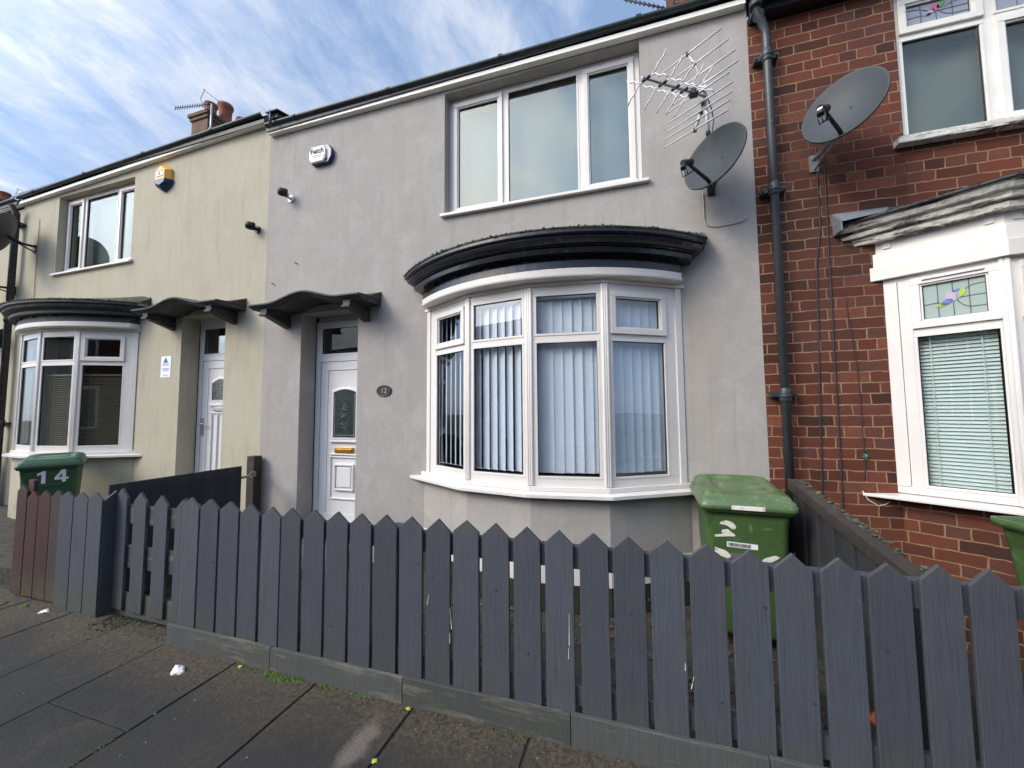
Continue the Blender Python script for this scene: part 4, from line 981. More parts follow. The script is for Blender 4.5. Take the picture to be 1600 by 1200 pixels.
struct(b.done('pavement','slab'))
b=B(); b.box(-60,-.12,-.19,60,1.99,-.009); struct(b.done('pavement_bed','joint'))
b=B()
for k in range(-20,22): b.box(k*.9+.004,-.26,-.19,k*.9+.896,-.121,.0)
struct(b.done('kerb','kerb',bevel=.012))
b=B(); b.box(-60,-7.0,-.195,60,-.262,-.125); struct(b.done('road','asphalt'))
b=B(); b.box(-60,-9.2,-.19,60,-7.001,-.0); struct(b.done('far_pavement','slab'))

# ---------------------------------------------------------------- street opposite (seen in the glass only)
def opposite():
    for k,(x0,c,lab) in enumerate(((-22,'brick','brick house across the street reflected in the left windows'),(-11,'brick','brick house across the street reflected in the cream house bay'),(0,'brick','brick house across the street reflected in the bow window'),(11,'brick','brick house across the street reflected in the right windows'))):
        t=thing('opposite_house',lab,'house',(x0,-11,0)); x1=x0+10.99; Y=-10.5
        b=B(); b.box(x0,Y-6,0,x1,Y,5.0); b.done('wall','brick' if k%2 else 'cream',t)
        r=B(); r.prism([(x0,Y+.3,4.95),(x0,Y-3,7.2),(x0,Y-6.3,4.95)],(x1-x0,0,0)); r.done('roof','slate',t)
        for q in range(2):
            xx=x0+1.2+q*5.2
            for (a,b0,c0,d0) in ((xx,xx+1.9,.9,2.5),(xx,xx+1.8,3.3,4.6)):
                f=B(); f.box(a,Y+.001,b0*0+c0,b0,Y+.06,d0); wn=f.done('window','upvc',t)
                for i in range(3):
                    g=B(); w_=(b0-a-.3)/3; g.box(a+.08+i*(w_+.07),Y+.061,c0+.1,a+.08+i*(w_+.07)+w_,Y+.065,d0-.1); g.done('pane','glass_door',wn)
            f=B(); f.box(xx+2.7,Y+.001,.0,xx+3.6,Y+.05,2.3); f.done('front_door','upvc_cool',t)
opposite()

# ================================================================ FENCES
def picket(b, x, w, y, zb, zt, th=.019, cut=.062, lean=0):
    h=w/2
    pts=[(x-h,zb),(x+h,zb),(x+h+lean,zt-cut),(x+lean,zt),(x-h+lean,zt-cut)]
    b.prism([(px,y,pz) for px,pz in pts],(0,th,0))
tips=[(-2.895,.938),(-2.735,.938),(-2.565,.936),(-2.395,.93),(-2.225,.926),(-2.06,.926),(-1.9,.928),(-1.735,.93),(-1.572,.93),(-1.412,.932),(-1.25,.935),(-1.09,.936)]
tips=[(-2.821,.940),(-2.649,.940),(-2.474,.935),(-2.301,.930),(-2.130,.924),(-1.972,.928),(-1.805,.928),(-1.642,.929),(-1.481,.930),(-1.321,.935),(-1.160,.936),(-1.0,.938),(-.843,.941),(-.685,.940),(-.524,.935),(-.368,.933),(-.205,.932),(-.053,.931),(.105,.929),(.264,.925),(.421,.916),(.574,.919),(.732,.918),(.883,.915),(1.032,.925),(1.172,.927),(1.325,.925),(1.48,.925),(1.635,.925),(1.79,.925)]
pf_=thing('picket_fence','long blue grey picket fence with weathered kick board in front of the grey house','fence',(-.5,1.88,0))
rnd=random.Random(11)
for i,(x,z) in enumerate(tips):
    b=B(); gap=.020 if x>-1.6 else .014
    nx=tips[i+1][0] if i<len(tips)-1 else x+.16; pv=tips[i-1][0] if i else x-.17
    w=min(nx-x,x-pv)-gap+rnd.uniform(-.003,.003); picket(b,x,w,1.862+rnd.uniform(-.001,.002),.10,z,cut=.060+rnd.uniform(-.004,.004),lean=rnd.uniform(-.002,.002)); b.done('picket','fence',pf_,bevel=.0025)
b=B(); b.box(-2.905,1.883,.755,1.88,1.925,.858); b.done('rail','fence',pf_,bevel=.003)
b=B(); b.box(-2.905,1.883,.15,1.88,1.925,.235); b.done('rail','fence',pf_,bevel=.003)
for x0,x1,z in ((-2.955,-2.078,.128),(-2.075,-1.190,.126),(-1.187,-.322,.132),(-.319,.455,.138),(.458,1.3,.142),(1.303,1.9,.14)):
    b=B(); b.box(x0,1.838,-.012,x1,1.860,z); b.done('kick_board','kick',pf_,bevel=.003)
for x in (-2.95,-1.3,.42,1.86):
    b=B(); b.box(x-.04,1.927,GZ,x+.04,2.0,.86); b.done('post','fence',pf_,bevel=.004)
b=B(); picket(b,-2.925,.08,1.90,.06,.925); b.done('picket','wood_old',pf_,bevel=.003)
# nail heads / knots
b=B()
for k in range(14):
    x,z=random.choice(tips[3:26]); zz=rnd.uniform(.3,.75); b.cyl((x+rnd.uniform(-.05,.05),1.8615,zz),(x+rnd.uniform(-.05,.05)*0+x-x+x,1.8615,zz),.001,3) if False else None
b.bm.free()
knots=[(-1.115,.70),(-1.03,.64),(-.68,.62),(-.52,.35),(-.05,.60),(.03,.67),(-1.67,.30),(.62,.36),(.30,.30),(.86,.60),(-2.60,.55),(.47,.70),(-.30,.50)]
for kx,kz in knots:
    b=B(); pts=[(kx+.0065*math.cos(a)*rnd.uniform(.7,1.3),1.8595,kz+.005*math.sin(a)*rnd.uniform(.6,1.2)) for a in [2*math.pi*q/8 for q in range(8)]]; b.prism(pts,(0,.004,0)); b.done('knot','ink',pf_)
for kx,kz,h,s_ in ((-.325,.42,.14,.002),(-.33,.36,.05,.003),(-.92,.40,.10,-.01),(-.93,.33,.05,.0),(.185,.33,.05,.012),(-1.06,.50,.05,.01),(.165,.40,.03,0)):
    b=B(); b.prism([(kx-.0014,1.8605,kz),(kx+.0014,1.8605,kz),(kx+s_+.0007,1.8605,kz+h),(kx+s_-.0007,1.8605,kz+h)],(0,.002,0)); b.done('paint_drip','splash',pf_)
# gate between the two fences
gt=thing('gate','narrow blue grey picket gate with wide gaps standing left of the long fence','gate',(-3.3,2.02,0))
for x,z,w in ((-3.80+.02,.925,.135),(-3.565,.905,.14),(-3.335,.895,.14),(-3.11,.88,.14)):
    b=B(); picket(b,x,w,2.0,.03,z,cut=.07); b.done('picket','fence',gt,bevel=.003)
for z0,z1 in ((.66,.80),(.335,.50),(-.02,.15)):
    b=B(); b.box(-3.82,2.021,z0,-2.99,2.045,z1); b.done('rail','wood_old' if False else 'kick',gt,bevel=.003)
# boarded panel left of the gate, box end towards the gate
pn=thing('board_fence','short close boarded blue grey fence panel joining the red brown boards','fence',(-4.0,1.95,0))
for x,z,w in ((-4.275,.89,.172),(-4.095,.895,.172),(-3.92,.90,.165)):
    b=B(); picket(b,x,w,1.915,.0,z,cut=.055); b.done('picket','fence',pn,bevel=.003)
b=B(); b.prism([(-3.852,1.93,.01),(-3.852,2.00,.01),(-3.852,2.00,.905),(-3.852,1.93,.845)],(.02,0,0)); b.done('end_board','fence',pn,bevel=.002)
b=B(); b.box(-4.34,1.935,.60,-3.856,1.975,.70); b.box(-4.34,1.935,.12,-3.856,1.975,.22); b.done('rail','fence',pn)
rf=thing('picket_fence','red brown picket boards with a square post at the left end of the fences','fence',(-4.5,1.95,0))
for x,z,w in ((-4.93,.905,.14),(-4.775,.86,.15),(-4.61,.875,.165),(-4.445,.885,.155)):
    b=B(); picket(b,x,w,1.935+(.0 if x!=-4.66 else -.002),.02,z,cut=.055); b.done('picket','fence_red' if x<-4.5 else 'wood_old',rf,bevel=.003)
b=B(); b.box(-4.90,1.956,0,-4.82,1.985,.945); b.done('post','fence_red',rf,bevel=.004)
b=B(); b.box(-4.71,1.955,.58,-4.37,1.99,.68); b.done('rail','fence_red',rf)
# divider to the cream house
dv=thing('board_fence','solid dark slate blue board fence dividing the cream and grey front gardens','fence',(-4.05,2.6,0))
rnd=random.Random(4); y=2.06
while y<3.16:
    w=min(.12,3.165-y); b=B(); zt=.925+rnd.uniform(-.001,.001); b.box(-4.06,y,GZ+.02,-4.042,y+w-.0015,zt); b.done('board','fence_dark',dv,bevel=.0015); y+=.12
b=B(); b.box(-4.10,2.05,.70,-4.061,3.16,.79); b.box(-4.10,2.05,.12,-4.061,3.16,.21); b.done('rail','fence_dark',dv)
ps=thing('fence_post','weathered dark timber post standing against the wall between the cream and grey houses','post',(-4.17,3.42,GZ))
b=B(); b.box(-4.235,3.37,GZ,-4.125,3.47,1.0); b.done('post','wood_old',ps,bevel=.006)
b=B(); b.tube([(-4.05,3.165,.80),(-4.07,3.26,.80),(-4.13,3.36,.81)],.014,8); b.box(-4.125,3.33,.775,-4.105,3.385,.835); b.done('gate_latch','rust',ps)
# divider to the brick house, sloping down to the street
dr=thing('board_fence','dark grey board fence with sloping top rail dividing the grey and brick gardens','fence',(1.06,2.6,0))
zt_=lambda y:.83+(y-2.0)*(.99-.83)/1.32
b=B(); y0,y1=1.93,3.33
b.hexa([(1.02,y0,zt_(y0)-.075),(1.09,y0,zt_(y0)-.075),(1.09,y1,zt_(y1)-.075),(1.02,y1,zt_(y1)-.075),(1.02,y0,zt_(y0)),(1.09,y0,zt_(y0)),(1.09,y1,zt_(y1)),(1.02,y1,zt_(y1))]); b.done('top_rail','wood_old',dr,bevel=.004)
y=1.95; k=0
while y<3.28:
    b=B(); zz=zt_(y)-.077; xo=.014*(k%2); b.hexa([(1.042-xo,y,GZ),(1.062,y,GZ),(1.062,y+.098,GZ),(1.042-xo,y+.098,GZ),(1.042-xo,y,zz),(1.062,y,zz),(1.062,y+.098,zt_(y+.098)-.077),(1.042-xo,y+.098,zt_(y+.098)-.077)]); b.done('board','fence_brown',dr,bevel=.003); y+=.105; k+=1
ft=B(); rnd=random.Random(9)
for k in range(140):
    y=rnd.uniform(2.0,3.28); blob(ft,(1.085+rnd.uniform(-.012,.02),y,zt_(y)+rnd.uniform(-.01,.012)),rnd.uniform(.005,.014),rnd)
ft.done('lichen_fringe','moss_edge',dr)['kind']='stuff'
# far left garden boards
fb=thing('board_fence','dark red brown boards beyond the black drainpipe at the left edge','fence',(-10,3.2,0))
for k in range(8):
    b=B(); b.box(-9.75-k*.18,3.1,GZ,-9.58-k*.18,3.13,1.10); b.done('board','fence_red',fb,bevel=.004)

# ================================================================ WHEELIE BINS
def rrect(hx,hy,r,z,cy=0,n=5):
    pts=[]
    for (sx,sy,a0) in ((1,1,0),(-1,1,90),(-1,-1,180),(1,-1,270)):
        for k in range(n+1):
            a=R_(a0+90*k/n); pts.append((sx*(hx-r)+r*math.cos(a), cy+sy*(hy-r)+r*math.sin(a), z))
    return pts
def make_bin(loc, rz, label, body='green', lidm='lidgreen', lid_angle=0, group=None, sc=1):
    t=thing('wheelie_bin',label,'wheelie bin',loc,group,rz); t.scale=(sc,sc,sc)
    b=B(); b.sm=True
    rings=[rrect(.205,.255,.05,.03,.03),rrect(.215,.265,.06,.06,.03),rrect(.245,.315,.05,.60,.01),rrect(.252,.330,.045,.86,.0),rrect(.258,.338,.045,.90,0),rrect(.285,.362,.04,.905,0),rrect(.287,.364,.04,.945,0),rrect(.272,.35,.035,.945,0),rrect(.262,.34,.035,.93,0),rrect(.232,.302,.04,.60,.01),rrect(.19,.24,.04,.09,.03)]
    b.loft(rings,True,True); bo=b.done('body',body,t,world=False,bevel=0)
    # ribs under the rim
    for x in (-.12,0,.12): r=B(); r.hexa([(x-.003,-.336,.884),(x+.003,-.336,.884),(x+.003,-.325,.884),(x-.003,-.325,.884),(x-.003,-.350,.904),(x+.003,-.350,.904),(x+.003,-.33,.904),(x-.003,-.33,.904)]); r.done('rib',body,bo,world=False)
    r=B(); r.box(-.11,.335,.86,.11,.40,.90); r.done('hinge_block',body,bo,world=False)
    lo=bpy.data.objects.new('lid',None)
    l=B(); l.sm=True
    def lr(hx,hy,r,z,cy=0,slope=.0): return [(x,y,z+ (y+.37)*slope) for x,y,z in rrect(hx,hy,r,0,cy)] if False else [(x,y,z+(y+.37)*slope) for x,y,_ in rrect(hx,hy,r,z,cy)]
    L_=[lr(.298,.375,.05,.925),lr(.300,.378,.05,.928),lr(.300,.378,.05,.962),lr(.292,.370,.05,.966),lr(.292,.370,.05,.985),lr(.280,.356,.06,.990),lr(.270,.346,.06,1.012,0,.03),lr(.250,.322,.07,1.030,0,.04),lr(.215,.285,.08,1.036,.0,.05),lr(.180,.240,.08,1.036,.01,.05),lr(.165,.225,.08,1.014,.01,.05),lr(.150,.205,.08,1.012,.01,.05)]
    l.loft(L_,True,True)
    lid=l.done('lid',lidm,t,world=False)
    h=B(); h.sm=True
    h.loft([[(x,-.17+.0*k,1.02),(x,-.135,1.05),(x,-.10,1.052),(x,-.09,1.02)] for k,x in enumerate((-.15,-.13,.13,.15))],True,True)
    h.box(-.13,-.08,1.022,.13,.06,1.045)
    h.done('lid_moulding',lidm,lid,world=False,bevel=.008)
    e=B(); e.box(-.10,-.383,.930,.10,-.3775,.958); e.done('lid_lip','splash' if lidm=='lidgreen' else lidm,lid,world=False,bevel=.002)
    if lid_angle: lid.matrix_local = Matrix.Translation((0,.385,.95)) @ Matrix.Rotation(R_(lid_angle),4,'X') @ Matrix.Translation((0,-.385,-.95))
    g=B(); g.tube([(-.24,.37,.93),(-.24,.43,.97),(-.20,.445,.985),(.20,.445,.985),(.24,.43,.97),(.24,.37,.93)],.014,10); g.done('handle',body,t,world=False)
    for s in (-1,1):
        w=B(); w.cyl((s*.20,.31,.10),(s*.25,.31,.10),.10,24); wh=w.done('wheel','rubber',t,world=False,bevel=.006)
        c=B(); c.cyl((s*.251,.31,.10),(s*.256,.31,.10),.05,16); c.done('hub','rubber',wh,world=False)
    ax=B(); ax.cyl((-.2,.31,.10),(.2,.31,.10),.012,8); ax.done('axle','steel',t,world=False)
    return t,bo,lid
def front_y(z): # front surface of the body at height z (local)
    if z>.6: return -(.315-.01)-(z-.6)/.26*(.330-.305)
    return -(.265-.03)-(z-.06)/.54*(.305-.235)
def blotch(parent, x,z,rx,rz,rot,seed,mat_='splash',name='paint_mark',pts=None):
    rn=random.Random(seed); P_=[]
    if pts is None:
        for k in range(16):
            a=2*math.pi*k/16; q=rn.uniform(.82,1.12); ex,ez=rx*math.cos(a)*q,rz*math.sin(a)*q; P_.append((x+ex*math.cos(rot)-ez*math.sin(rot), z+ex*math.sin(rot)+ez*math.cos(rot)))
    else: P_=pts
    b=B(); b.prism([(px,front_y(pz)-.0022,pz) for px,pz in P_],(0,.004,0)); return b.done(name,mat_,parent,world=False)
bn,bo,lid=make_bin((.655,3.15,GZ+.06),R_(-2),'faded green wheelie bin with white paint splashes standing right of the bow window',sc=.92)
blotch(bo,0,0,0,0,0,1,pts=[(-.165,.828),(-.13,.842),(-.10,.836),(-.078,.82),(-.068,.80),(-.075,.785),(-.09,.782),(-.105,.792),(-.12,.805),(-.145,.812),(-.17,.815)])
blotch(bo,0,0,0,0,0,2,pts=[(-.155,.775),(-.12,.782),(-.10,.765),(-.075,.745),(-.078,.735),(-.12,.732),(-.165,.726),(-.20,.722),(-.205,.735),(-.17,.742),(-.148,.748),(-.16,.76)])
blotch(bo,-.155,.612,.060,.024,-.5,3); blotch(bo,.135,.60,.055,.020,.45,4); blotch(bo,-.02,.50,.02,.02,0,5); blotch(bo,-.14,.545,.02,.012,0,6)
blotch(bo,.02,.80,.012,.03,.1,8,'lidgreen'); blotch(bo,.12,.80,.035,.008,.1,9,'lidgreen')
sb=B(); rn=random.Random(8); x=-.12
sb2=[]
for k in range(24):
    w=rn.uniform(.002,.005); z0,z1=.665+(x+.12)*-.03,.690+(x+.12)*-.03
    pts=[(x,z0),(x+w,z0),(x+w,z1),(x,z1)]; sb.prism([(px,front_y(pz)-.0035,pz) for px,pz in pts],(0,.003,0)); x+=w+rn.uniform(.001,.004)
sb.done('label_print','ink',bo,world=False)
blotch(bo,0,0,0,0,0,7,'white_num','bin_label',[(-.128,.660),(.06,.654),(.06,.690),(-.128,.696)])
b14,bo14,l14=make_bin((-6.60,2.83,.10),R_(61),'green wheelie bin with a large white 14 standing in front of the cream house','green2','green2',sc=.86)
def digit(bo,pieces,x,z,h):
    b=B()
    for pc in pieces:
        pts=[(x+px*h,z+pz*h) for px,pz in pc]; b.prism([(px,front_y(pz)-.004,pz) for px,pz in pts],(0,.006,0))
    return b.done('number','white_num',bo,world=False)
digit(bo14,[[(.22,0),(.44,0),(.44,1),(.28,1),(0,.80),(0,.62),(.22,.74)]],-.105,.715,.165)
digit(bo14,[[(.40,0),(.60,0),(.60,1),(.40,1)],[(0,.20),(.399,.20),(.399,.38),(0,.38)],[(.601,.20),(.74,.20),(.74,.38),(.601,.38)],[(0,.382),(.19,.382),(.399,.70),(.399,1),(.36,1)]],.045,.72,.165)
b_=B(); b_.box(-.07,front_y(.70)-.008,.675,.12,front_y(.70)+.01,.705); b_.done('raised_badge','green2',bo14,world=False,bevel=.004)
br_,bor,lr_=make_bin((2.175,2.60,GZ),R_(190),'open green wheelie bin cut off by the right edge in front of the brick bay','green','green',lid_angle=-255)
crumple_later=True
bpy.data.objects.remove(lr_.children[0]) if False else None

# ================================================================ SATELLITE DISHES AND AERIALS
def dish(loc, aim, label, w=.62, h=.60, wallp=None, arm_side=0, flip=1, lnb_light=False):
    """aim: direction the bowl faces"""
    t=thing('satellite_dish',label,'satellite dish',loc)
    z=Vector(aim).normalized(); x=Vector((0,0,1)).cross(z).normalized(); y=z.cross(x)
    F=lambda a,b_,c: x*a+y*b_+z*c
    d=B(); d.sm=True; n=40; K=7; rings=[]
    for k in range(K+1):
        r=k/K; rings.append([F(w/2*r*math.cos(q),h/2*r*math.sin(q),.075*r*r-.075) if k else F(.001*math.cos(q),.001*math.sin(q),-.075) for q in [2*math.pi*i/n for i in range(n)]])
    rings.append([F((w/2+.008)*math.cos(q),(h/2+.008)*math.sin(q),.004) for q in [2*math.pi*i/n for i in range(n)]])
    rings.append([F((w/2+.010)*math.cos(q),(h/2+.010)*math.sin(q),-.010) for q in [2*math.pi*i/n for i in range(n)]])
    rings.append([F((w/2-.002)*math.cos(q),(h/2-.002)*math.sin(q),-.012) for q in [2*math.pi*i/n for i in range(n)]])
    for k in range(K-1,-1,-1):
        r=k/K; rings.append([F(w/2*r*math.cos(q),h/2*r*math.sin(q),.075*r*r-.079) if k else F(.001*math.cos(q),.001*math.sin(q),-.079) for q in [2*math.pi*i/n for i in range(n)]])
    d.loft(rings,True,False); bd=d.done('reflector','dish',t,world=False)
    s=B()
    for a,b__ in ((.05,-.06),(-.05,-.06),(.05,-.15),(-.05,-.15),(.02,.03)): s.cyl(F(a,b__,-.076+.3*(a*a+b__*b__)),F(a,b__,-.068+.3*(a*a+b__*b__)),.005,8)
    s.done('bolt','dark_metal',bd,world=False)
    a=B(); p0=F(0,-h/2+.035,-.02); p1=F(0,-h*.50,.27)
    a.tube([F(0,-h/2+.02,-.03),F(0,-h/2+.03,.02),p1],[.014,.014,.011],8); am=a.done('feed_arm','dark_metal',t,world=False)
    l=B(); q=p1; dirv=(Vector(F(0,0,-.05))-Vector(p1)).normalized()
    l.tube([q-dirv*.05,q-dirv*.01,q+dirv*.0,q+dirv*.035,q+dirv*.05],[.021,.023,.016,.025,.027],12); l.tube([q-dirv*.03+x*.0-y*.02,q-dirv*.03-y*.05],.02,8)
    ln=l.done('receiver_head','dark_metal',am,world=False)
    if lnb_light: 
        g=B(); g.prism([q-dirv*.052+x*a_+y*b2 for a_,b2 in ((-.014,-.01),(.014,-.01),(.014,.012),(-.014,.012))],tuple(-dirv*.003)); g.done('maker_plate','white_pl',ln,world=False)
    c=B()
    for o_ in (-.02,.0,.02):
        c.tube([q-dirv*.03-y*.04+x*o_,q-y*.12+x*(o_+.01),F(0,-h*.52,.19)+x*o_*.4,F(0,-h*.47,.16)],.0035,6)
    c.done('cable_loop','dark_metal',am,world=False)
    if wallp:
        m=B(); wp=Vector(wallp)-Vector(loc); bk=F(0,-.02,-.09)
        m.tube([bk,(bk+wp)/2+Vector((0,0,-.03)),wp],.018,8); m.tube([bk+Vector((0,0,-.03)),wp+Vector((0,.0,-.09))],.010,6)
        m.box(wp.x-.03,wp.y-.012,wp.z-.10,wp.x+.03,wp.y-.0,wp.z+.03); m.done('wall_bracket','steel' if lnb_light else 'dark_metal',t,world=False)
    return t
AIM=(-.60,-.70,.30)
dish((.605,3.17,3.40),AIM,'dark grey satellite dish below the silver aerial on the grey house wall',.46,.52,(.64,3.499,3.36))
dish((1.41,3.14,3.575),AIM,'larger dark grey satellite dish on the red brick wall left of the upper window',.47,.52,(1.36,3.499,3.42),lnb_light=True)
dish((-9.03,3.13,4.23),AIM,'upper grey satellite dish by the drainpipe at the far left',.58,.62,(-9.05,3.499,4.15))
dish((-9.72,3.12,3.62),AIM,'lower grey satellite dish cut off by the left edge of the photo',.5,.55,(-9.53,3.499,3.52))

def big_aerial():
    t=thing('tv_aerial','large silver aerial with crossed rods on a pole above the grey house dish','aerial',(.60,3.32,3.62))
    b=B(); b.tube([(.604,3.32,3.62),(.592,3.32,4.13)],.014,10); b.done('pole','alu',t)
    b=B(); b.tube([(.606,3.32,3.44),(.604,3.32,3.66)],.012,8); b.tube([(.604,3.32,3.66),(.604,3.32,3.70)],.018,8); b.tube([(.61,3.32,3.46),(.62,3.499,3.46)],.012,8); b.done('clamp','dark_metal',t)
    P0=Vector((.56,3.14,3.862)); P1=Vector((.095,2.62,3.705)); r=Vector((-.81,.58,0)).normalized(); up=Vector((0,0,1))
    b=B(); b.tube([P0,P1],.009,6); b.tube([P0,Vector((.59,3.32,3.90))],.012,6); bo_=b.done('boom','steel',t)
    # corner reflector rods, upper and lower wings
    back=-(P1-P0).normalized()
    for s_,zz,bk,half in ((1,.36,-.0,.235),(1,.27,.0,.22),(1,.17,.0,.20),(1,.09,.0,.19)):
        pass
    rods=[((.279,4.127),(.614,4.315)),((.346,4.047),(.639,4.208)),((.40,3.975),(.663,4.095)),((.42,3.88),(.679,4.022)),((.30,3.80),(.685,3.965)),((.336,3.742),(.679,3.862)),((.319,3.673),(.68,3.791)),((.29,3.61),(.68,3.735)),((.284,3.543),(.662,3.665))]
    R=B()
    for (a,c) in rods:
        # centre of the rod kept, laid along the level rod direction at its true angle
        cx_,cz_=(a[0]+c[0])/2,(a[1]+c[1])/2; L=.25
        R.tube([Vector((cx_,3.12,cz_))+r*L,Vector((cx_,3.12,cz_))-r*L],.0062,6)
    R.done('reflector_rod','alu',t)
    S_=B(); S_.tube([(.447,3.12,4.22),(.50,3.12,4.12),(.56,3.14,3.862)],.006,6); S_.tube([(.555,3.14,3.85),(.48,3.12,3.60)],.011,8); S_.done('reflector_support','alu',t)
    S_=B()
    for zc_,xc_ in ((4.22,.447),(4.127,.492),(3.80,.54),(3.73,.525),(3.60,.478)): S_.box(xc_-.012,3.11,zc_-.012,xc_+.012,3.13,zc_+.012)
    S_.done('rod_clip','red_plastic',t)
    # X-shaped directors, thinning towards the tip
    D=B(); C_=B()
    for f in (.22,.36,.50,.70,.94):
        q=P0.lerp(P1,f); C_.tube([q+r*.03-Vector((0,0,.0)),q-r*.03],.010,6)
        for sx in (-1,1):
            for sz in (-1,1):
                o_=q+r*sx*.03; w_=.115
                D.tube([o_,o_+r*sx*w_*.35+up*sz*.012,o_+r*sx*w_*.55+up*sz*.045,o_+r*sx*w_*.85+up*sz*.06,o_+r*sx*w_*1.05+up*sz*.095],.005,6)
    D.done('director','alu',bo_); C_.done('director_mount','dark_metal',bo_)
    k=B(); k.tube([P0.lerp(P1,.15),P0+Vector((.0,.0,.05)),Vector((.63,3.30,3.87)),Vector((.645,3.31,3.78)),Vector((.62,3.31,3.62)),Vector((.61,3.31,3.48))],.004,6); k.done('cable','dark_metal',t)
    b=B(); q=P0.lerp(P1,.2); b.box(q.x-.03,q.y-.03,q.z-.02,q.x+.03,q.y+.03,q.z+.025); b.done('junction_box','ink',t,bevel=.006)
big_aerial()
def yagi(base, top, tip, label, n=14, L=.16):
    t=thing('tv_aerial',label,'aerial',base)
    b=B(); b.tube([base,top],.018,8); b.done('pole','steel',t)
    b=B(); b.tube([top,tip],.011,6); bm_=b.done('boom','dark_metal',t)
    d=(Vector(tip)-Vector(top)).normalized(); s=d.cross(Vector((0,0,1))).normalized(); u=Vector((0,0,1)); e=B()
    for k in range(n):
        q=Vector(top).lerp(Vector(tip),.12+.86*k/(n-1)); v=(s*.35+u*.75+d*.45); e.tube([q-v*L,q+v*L],.009,4)
    for k in (-1,1):
        q=Vector(top)+d*.12; e.tube([q-s*.16+u*.0,q-s*.16+u*.22*k-d*.12],.006,4); e.tube([q+s*.16,q+s*.16+u*.22*k-d*.12],.006,4); e.tube([q-s*.2+u*.2*k-d*.1,q+s*.2+u*.2*k-d*.1],.006,4)
    e.done('element','dark_metal',bm_); return t
yagi((-8.92,5.95,7.5),(-8.92,5.95,8.42),(-10.05,5.9,8.57),'rooftop aerial beside the red chimney pots of the cream house',14,.11)
yagi((.72,5.92,6.9),(.72,5.92,7.38),(-.02,5.9,7.80),'rooftop aerial at the top edge above the grey house gutter',11,.085)
yagi((-18.9,7.0,8.0),(-18.9,7.0,8.56),(-20.6,7.0,8.93),'small distant aerial beside the far left chimney pots',10,.06)

# ================================================================ small wall things
# white and dark blue alarm box with lettering
t=thing('alarm_box','white alarm box with dark blue sides and lettering high on the grey wall','alarm box',(-3.385,FY,4.44))
def hexbox(b,cx,cz,hw,hh,y0,y1,cutf=.35,ins=.0):
    o=[(cx-hw,cz-hh*cutf),(cx-hw,cz+hh*cutf),(cx-hw*.72,cz+hh),(cx+hw*.72,cz+hh),(cx+hw,cz+hh*cutf),(cx+hw,cz-hh*cutf),(cx+hw*.72,cz-hh),(cx-hw*.72,cz-hh)]
    b.loft([[(x,y0,z) for x,z in o],[(cx+(x-cx)*(1-ins),y1,cz+(z-cz)*(1-ins)) for x,z in o]],True,True)
b=B(); hexbox(b,-3.385,4.445,.158,.105,FY-.001,FY-.05); b.done('backplate','purple',t,bevel=.006)
b=B(); hexbox(b,-3.41,4.445,.125,.10,FY-.051,FY-.07,.45,.12); b.done('cover','white_pl',t,bevel=.004)
text_mesh('lettering','Fetch',.085,'ink',t,(-3.41,FY-.0725,4.478),bold=.0015)
b=B(); b.box(-3.47,FY-.072,4.425,-3.35,FY-.0705,4.431); b.box(-3.46,FY-.072,4.405,-3.36,FY-.0705,4.410); b.done('small_print','ink',t)
b=B(); b.prism([(-3.33,FY-.0712,4.37),(-3.30,FY-.0712,4.37),(-3.30,FY-.0712,4.43),(-3.315,FY-.0712,4.42)],(0,.002,0)); b.done('corner_mark','purple',t)
t=thing('alarm_box','yellow faceted alarm box with a navy lower part high on the cream wall','alarm box',(-6.05,FY,4.69))
def hexo(cx,cz,r,y): return [(cx+r*.92*math.cos(R_(60*k+30)),y,cz+r*1.12*math.sin(R_(60*k+30))) for k in range(6)]
b=B(); b.loft([hexo(-6.05,4.70,.165,FY-.001),hexo(-6.05,4.70,.165,FY-.03),hexo(-6.05,4.70,.115,FY-.085)],True,True); b.done('cover','yellow',t,bevel=.003)
b=B(); q=[(-6.202,4.618),(-5.898,4.618),(-6.05,4.512)]
b.loft([[(-6.205,FY-.001,4.64),(-5.895,FY-.001,4.64),(-5.93,FY-.001,4.57),(-6.05,FY-.001,4.505),(-6.17,FY-.001,4.57)],[(-6.205,FY-.034,4.64),(-5.895,FY-.034,4.64),(-5.93,FY-.034,4.57),(-6.05,FY-.034,4.505),(-6.17,FY-.034,4.57)],[(-6.15,FY-.088,4.645),(-5.95,FY-.088,4.645),(-5.96,FY-.088,4.60),(-6.05,FY-.088,4.565),(-6.14,FY-.088,4.60)]],True,True); b.done('strobe_lens','navy',t)
b=B(); b.box(-6.115,FY-.0875,4.69,-5.985,FY-.0858,4.75); lp=b.done('emblem','white_num',t)
b=B(); b.box(-6.115,FY-.0885,4.75,-5.985,FY-.0862,4.757); b.box(-6.115,FY-.0885,4.683,-5.985,FY-.0862,4.69); b.cyl((-6.05,FY-.0876,4.72),(-6.05,FY-.0888,4.72),.018,12); b.done('emblem_mark','blue_ink',lp)
def camera_(p,wallp,label,mm='white_pl'):
    t=thing('security_camera',label,'security camera',wallp); p=Vector(p); d=Vector((-.66,-.62,-.28)).normalized() if False else Vector((-.60,-.70,.0)).normalized()
    b=B(); b.tube([p-d*.05,p-d*.04,p+d*.02,p+d*.05],[.036,.048,.048,.036],14); c=b.done('camera_body','dark_metal',t)
    b=B(); b.tube([p+d*.051,p+d*.054],[.026,.024],14); b.done('lens','glass_door',c)
    b=B(); b.cyl(wallp,Vector(wallp)+Vector((0,-.015,0)),.045,16); b.tube([Vector(wallp)+Vector((0,-.01,0)),Vector(wallp)+Vector((.0,-.05,-.005)),p-d*.05],.016,8); b.done('mount',mm,t)
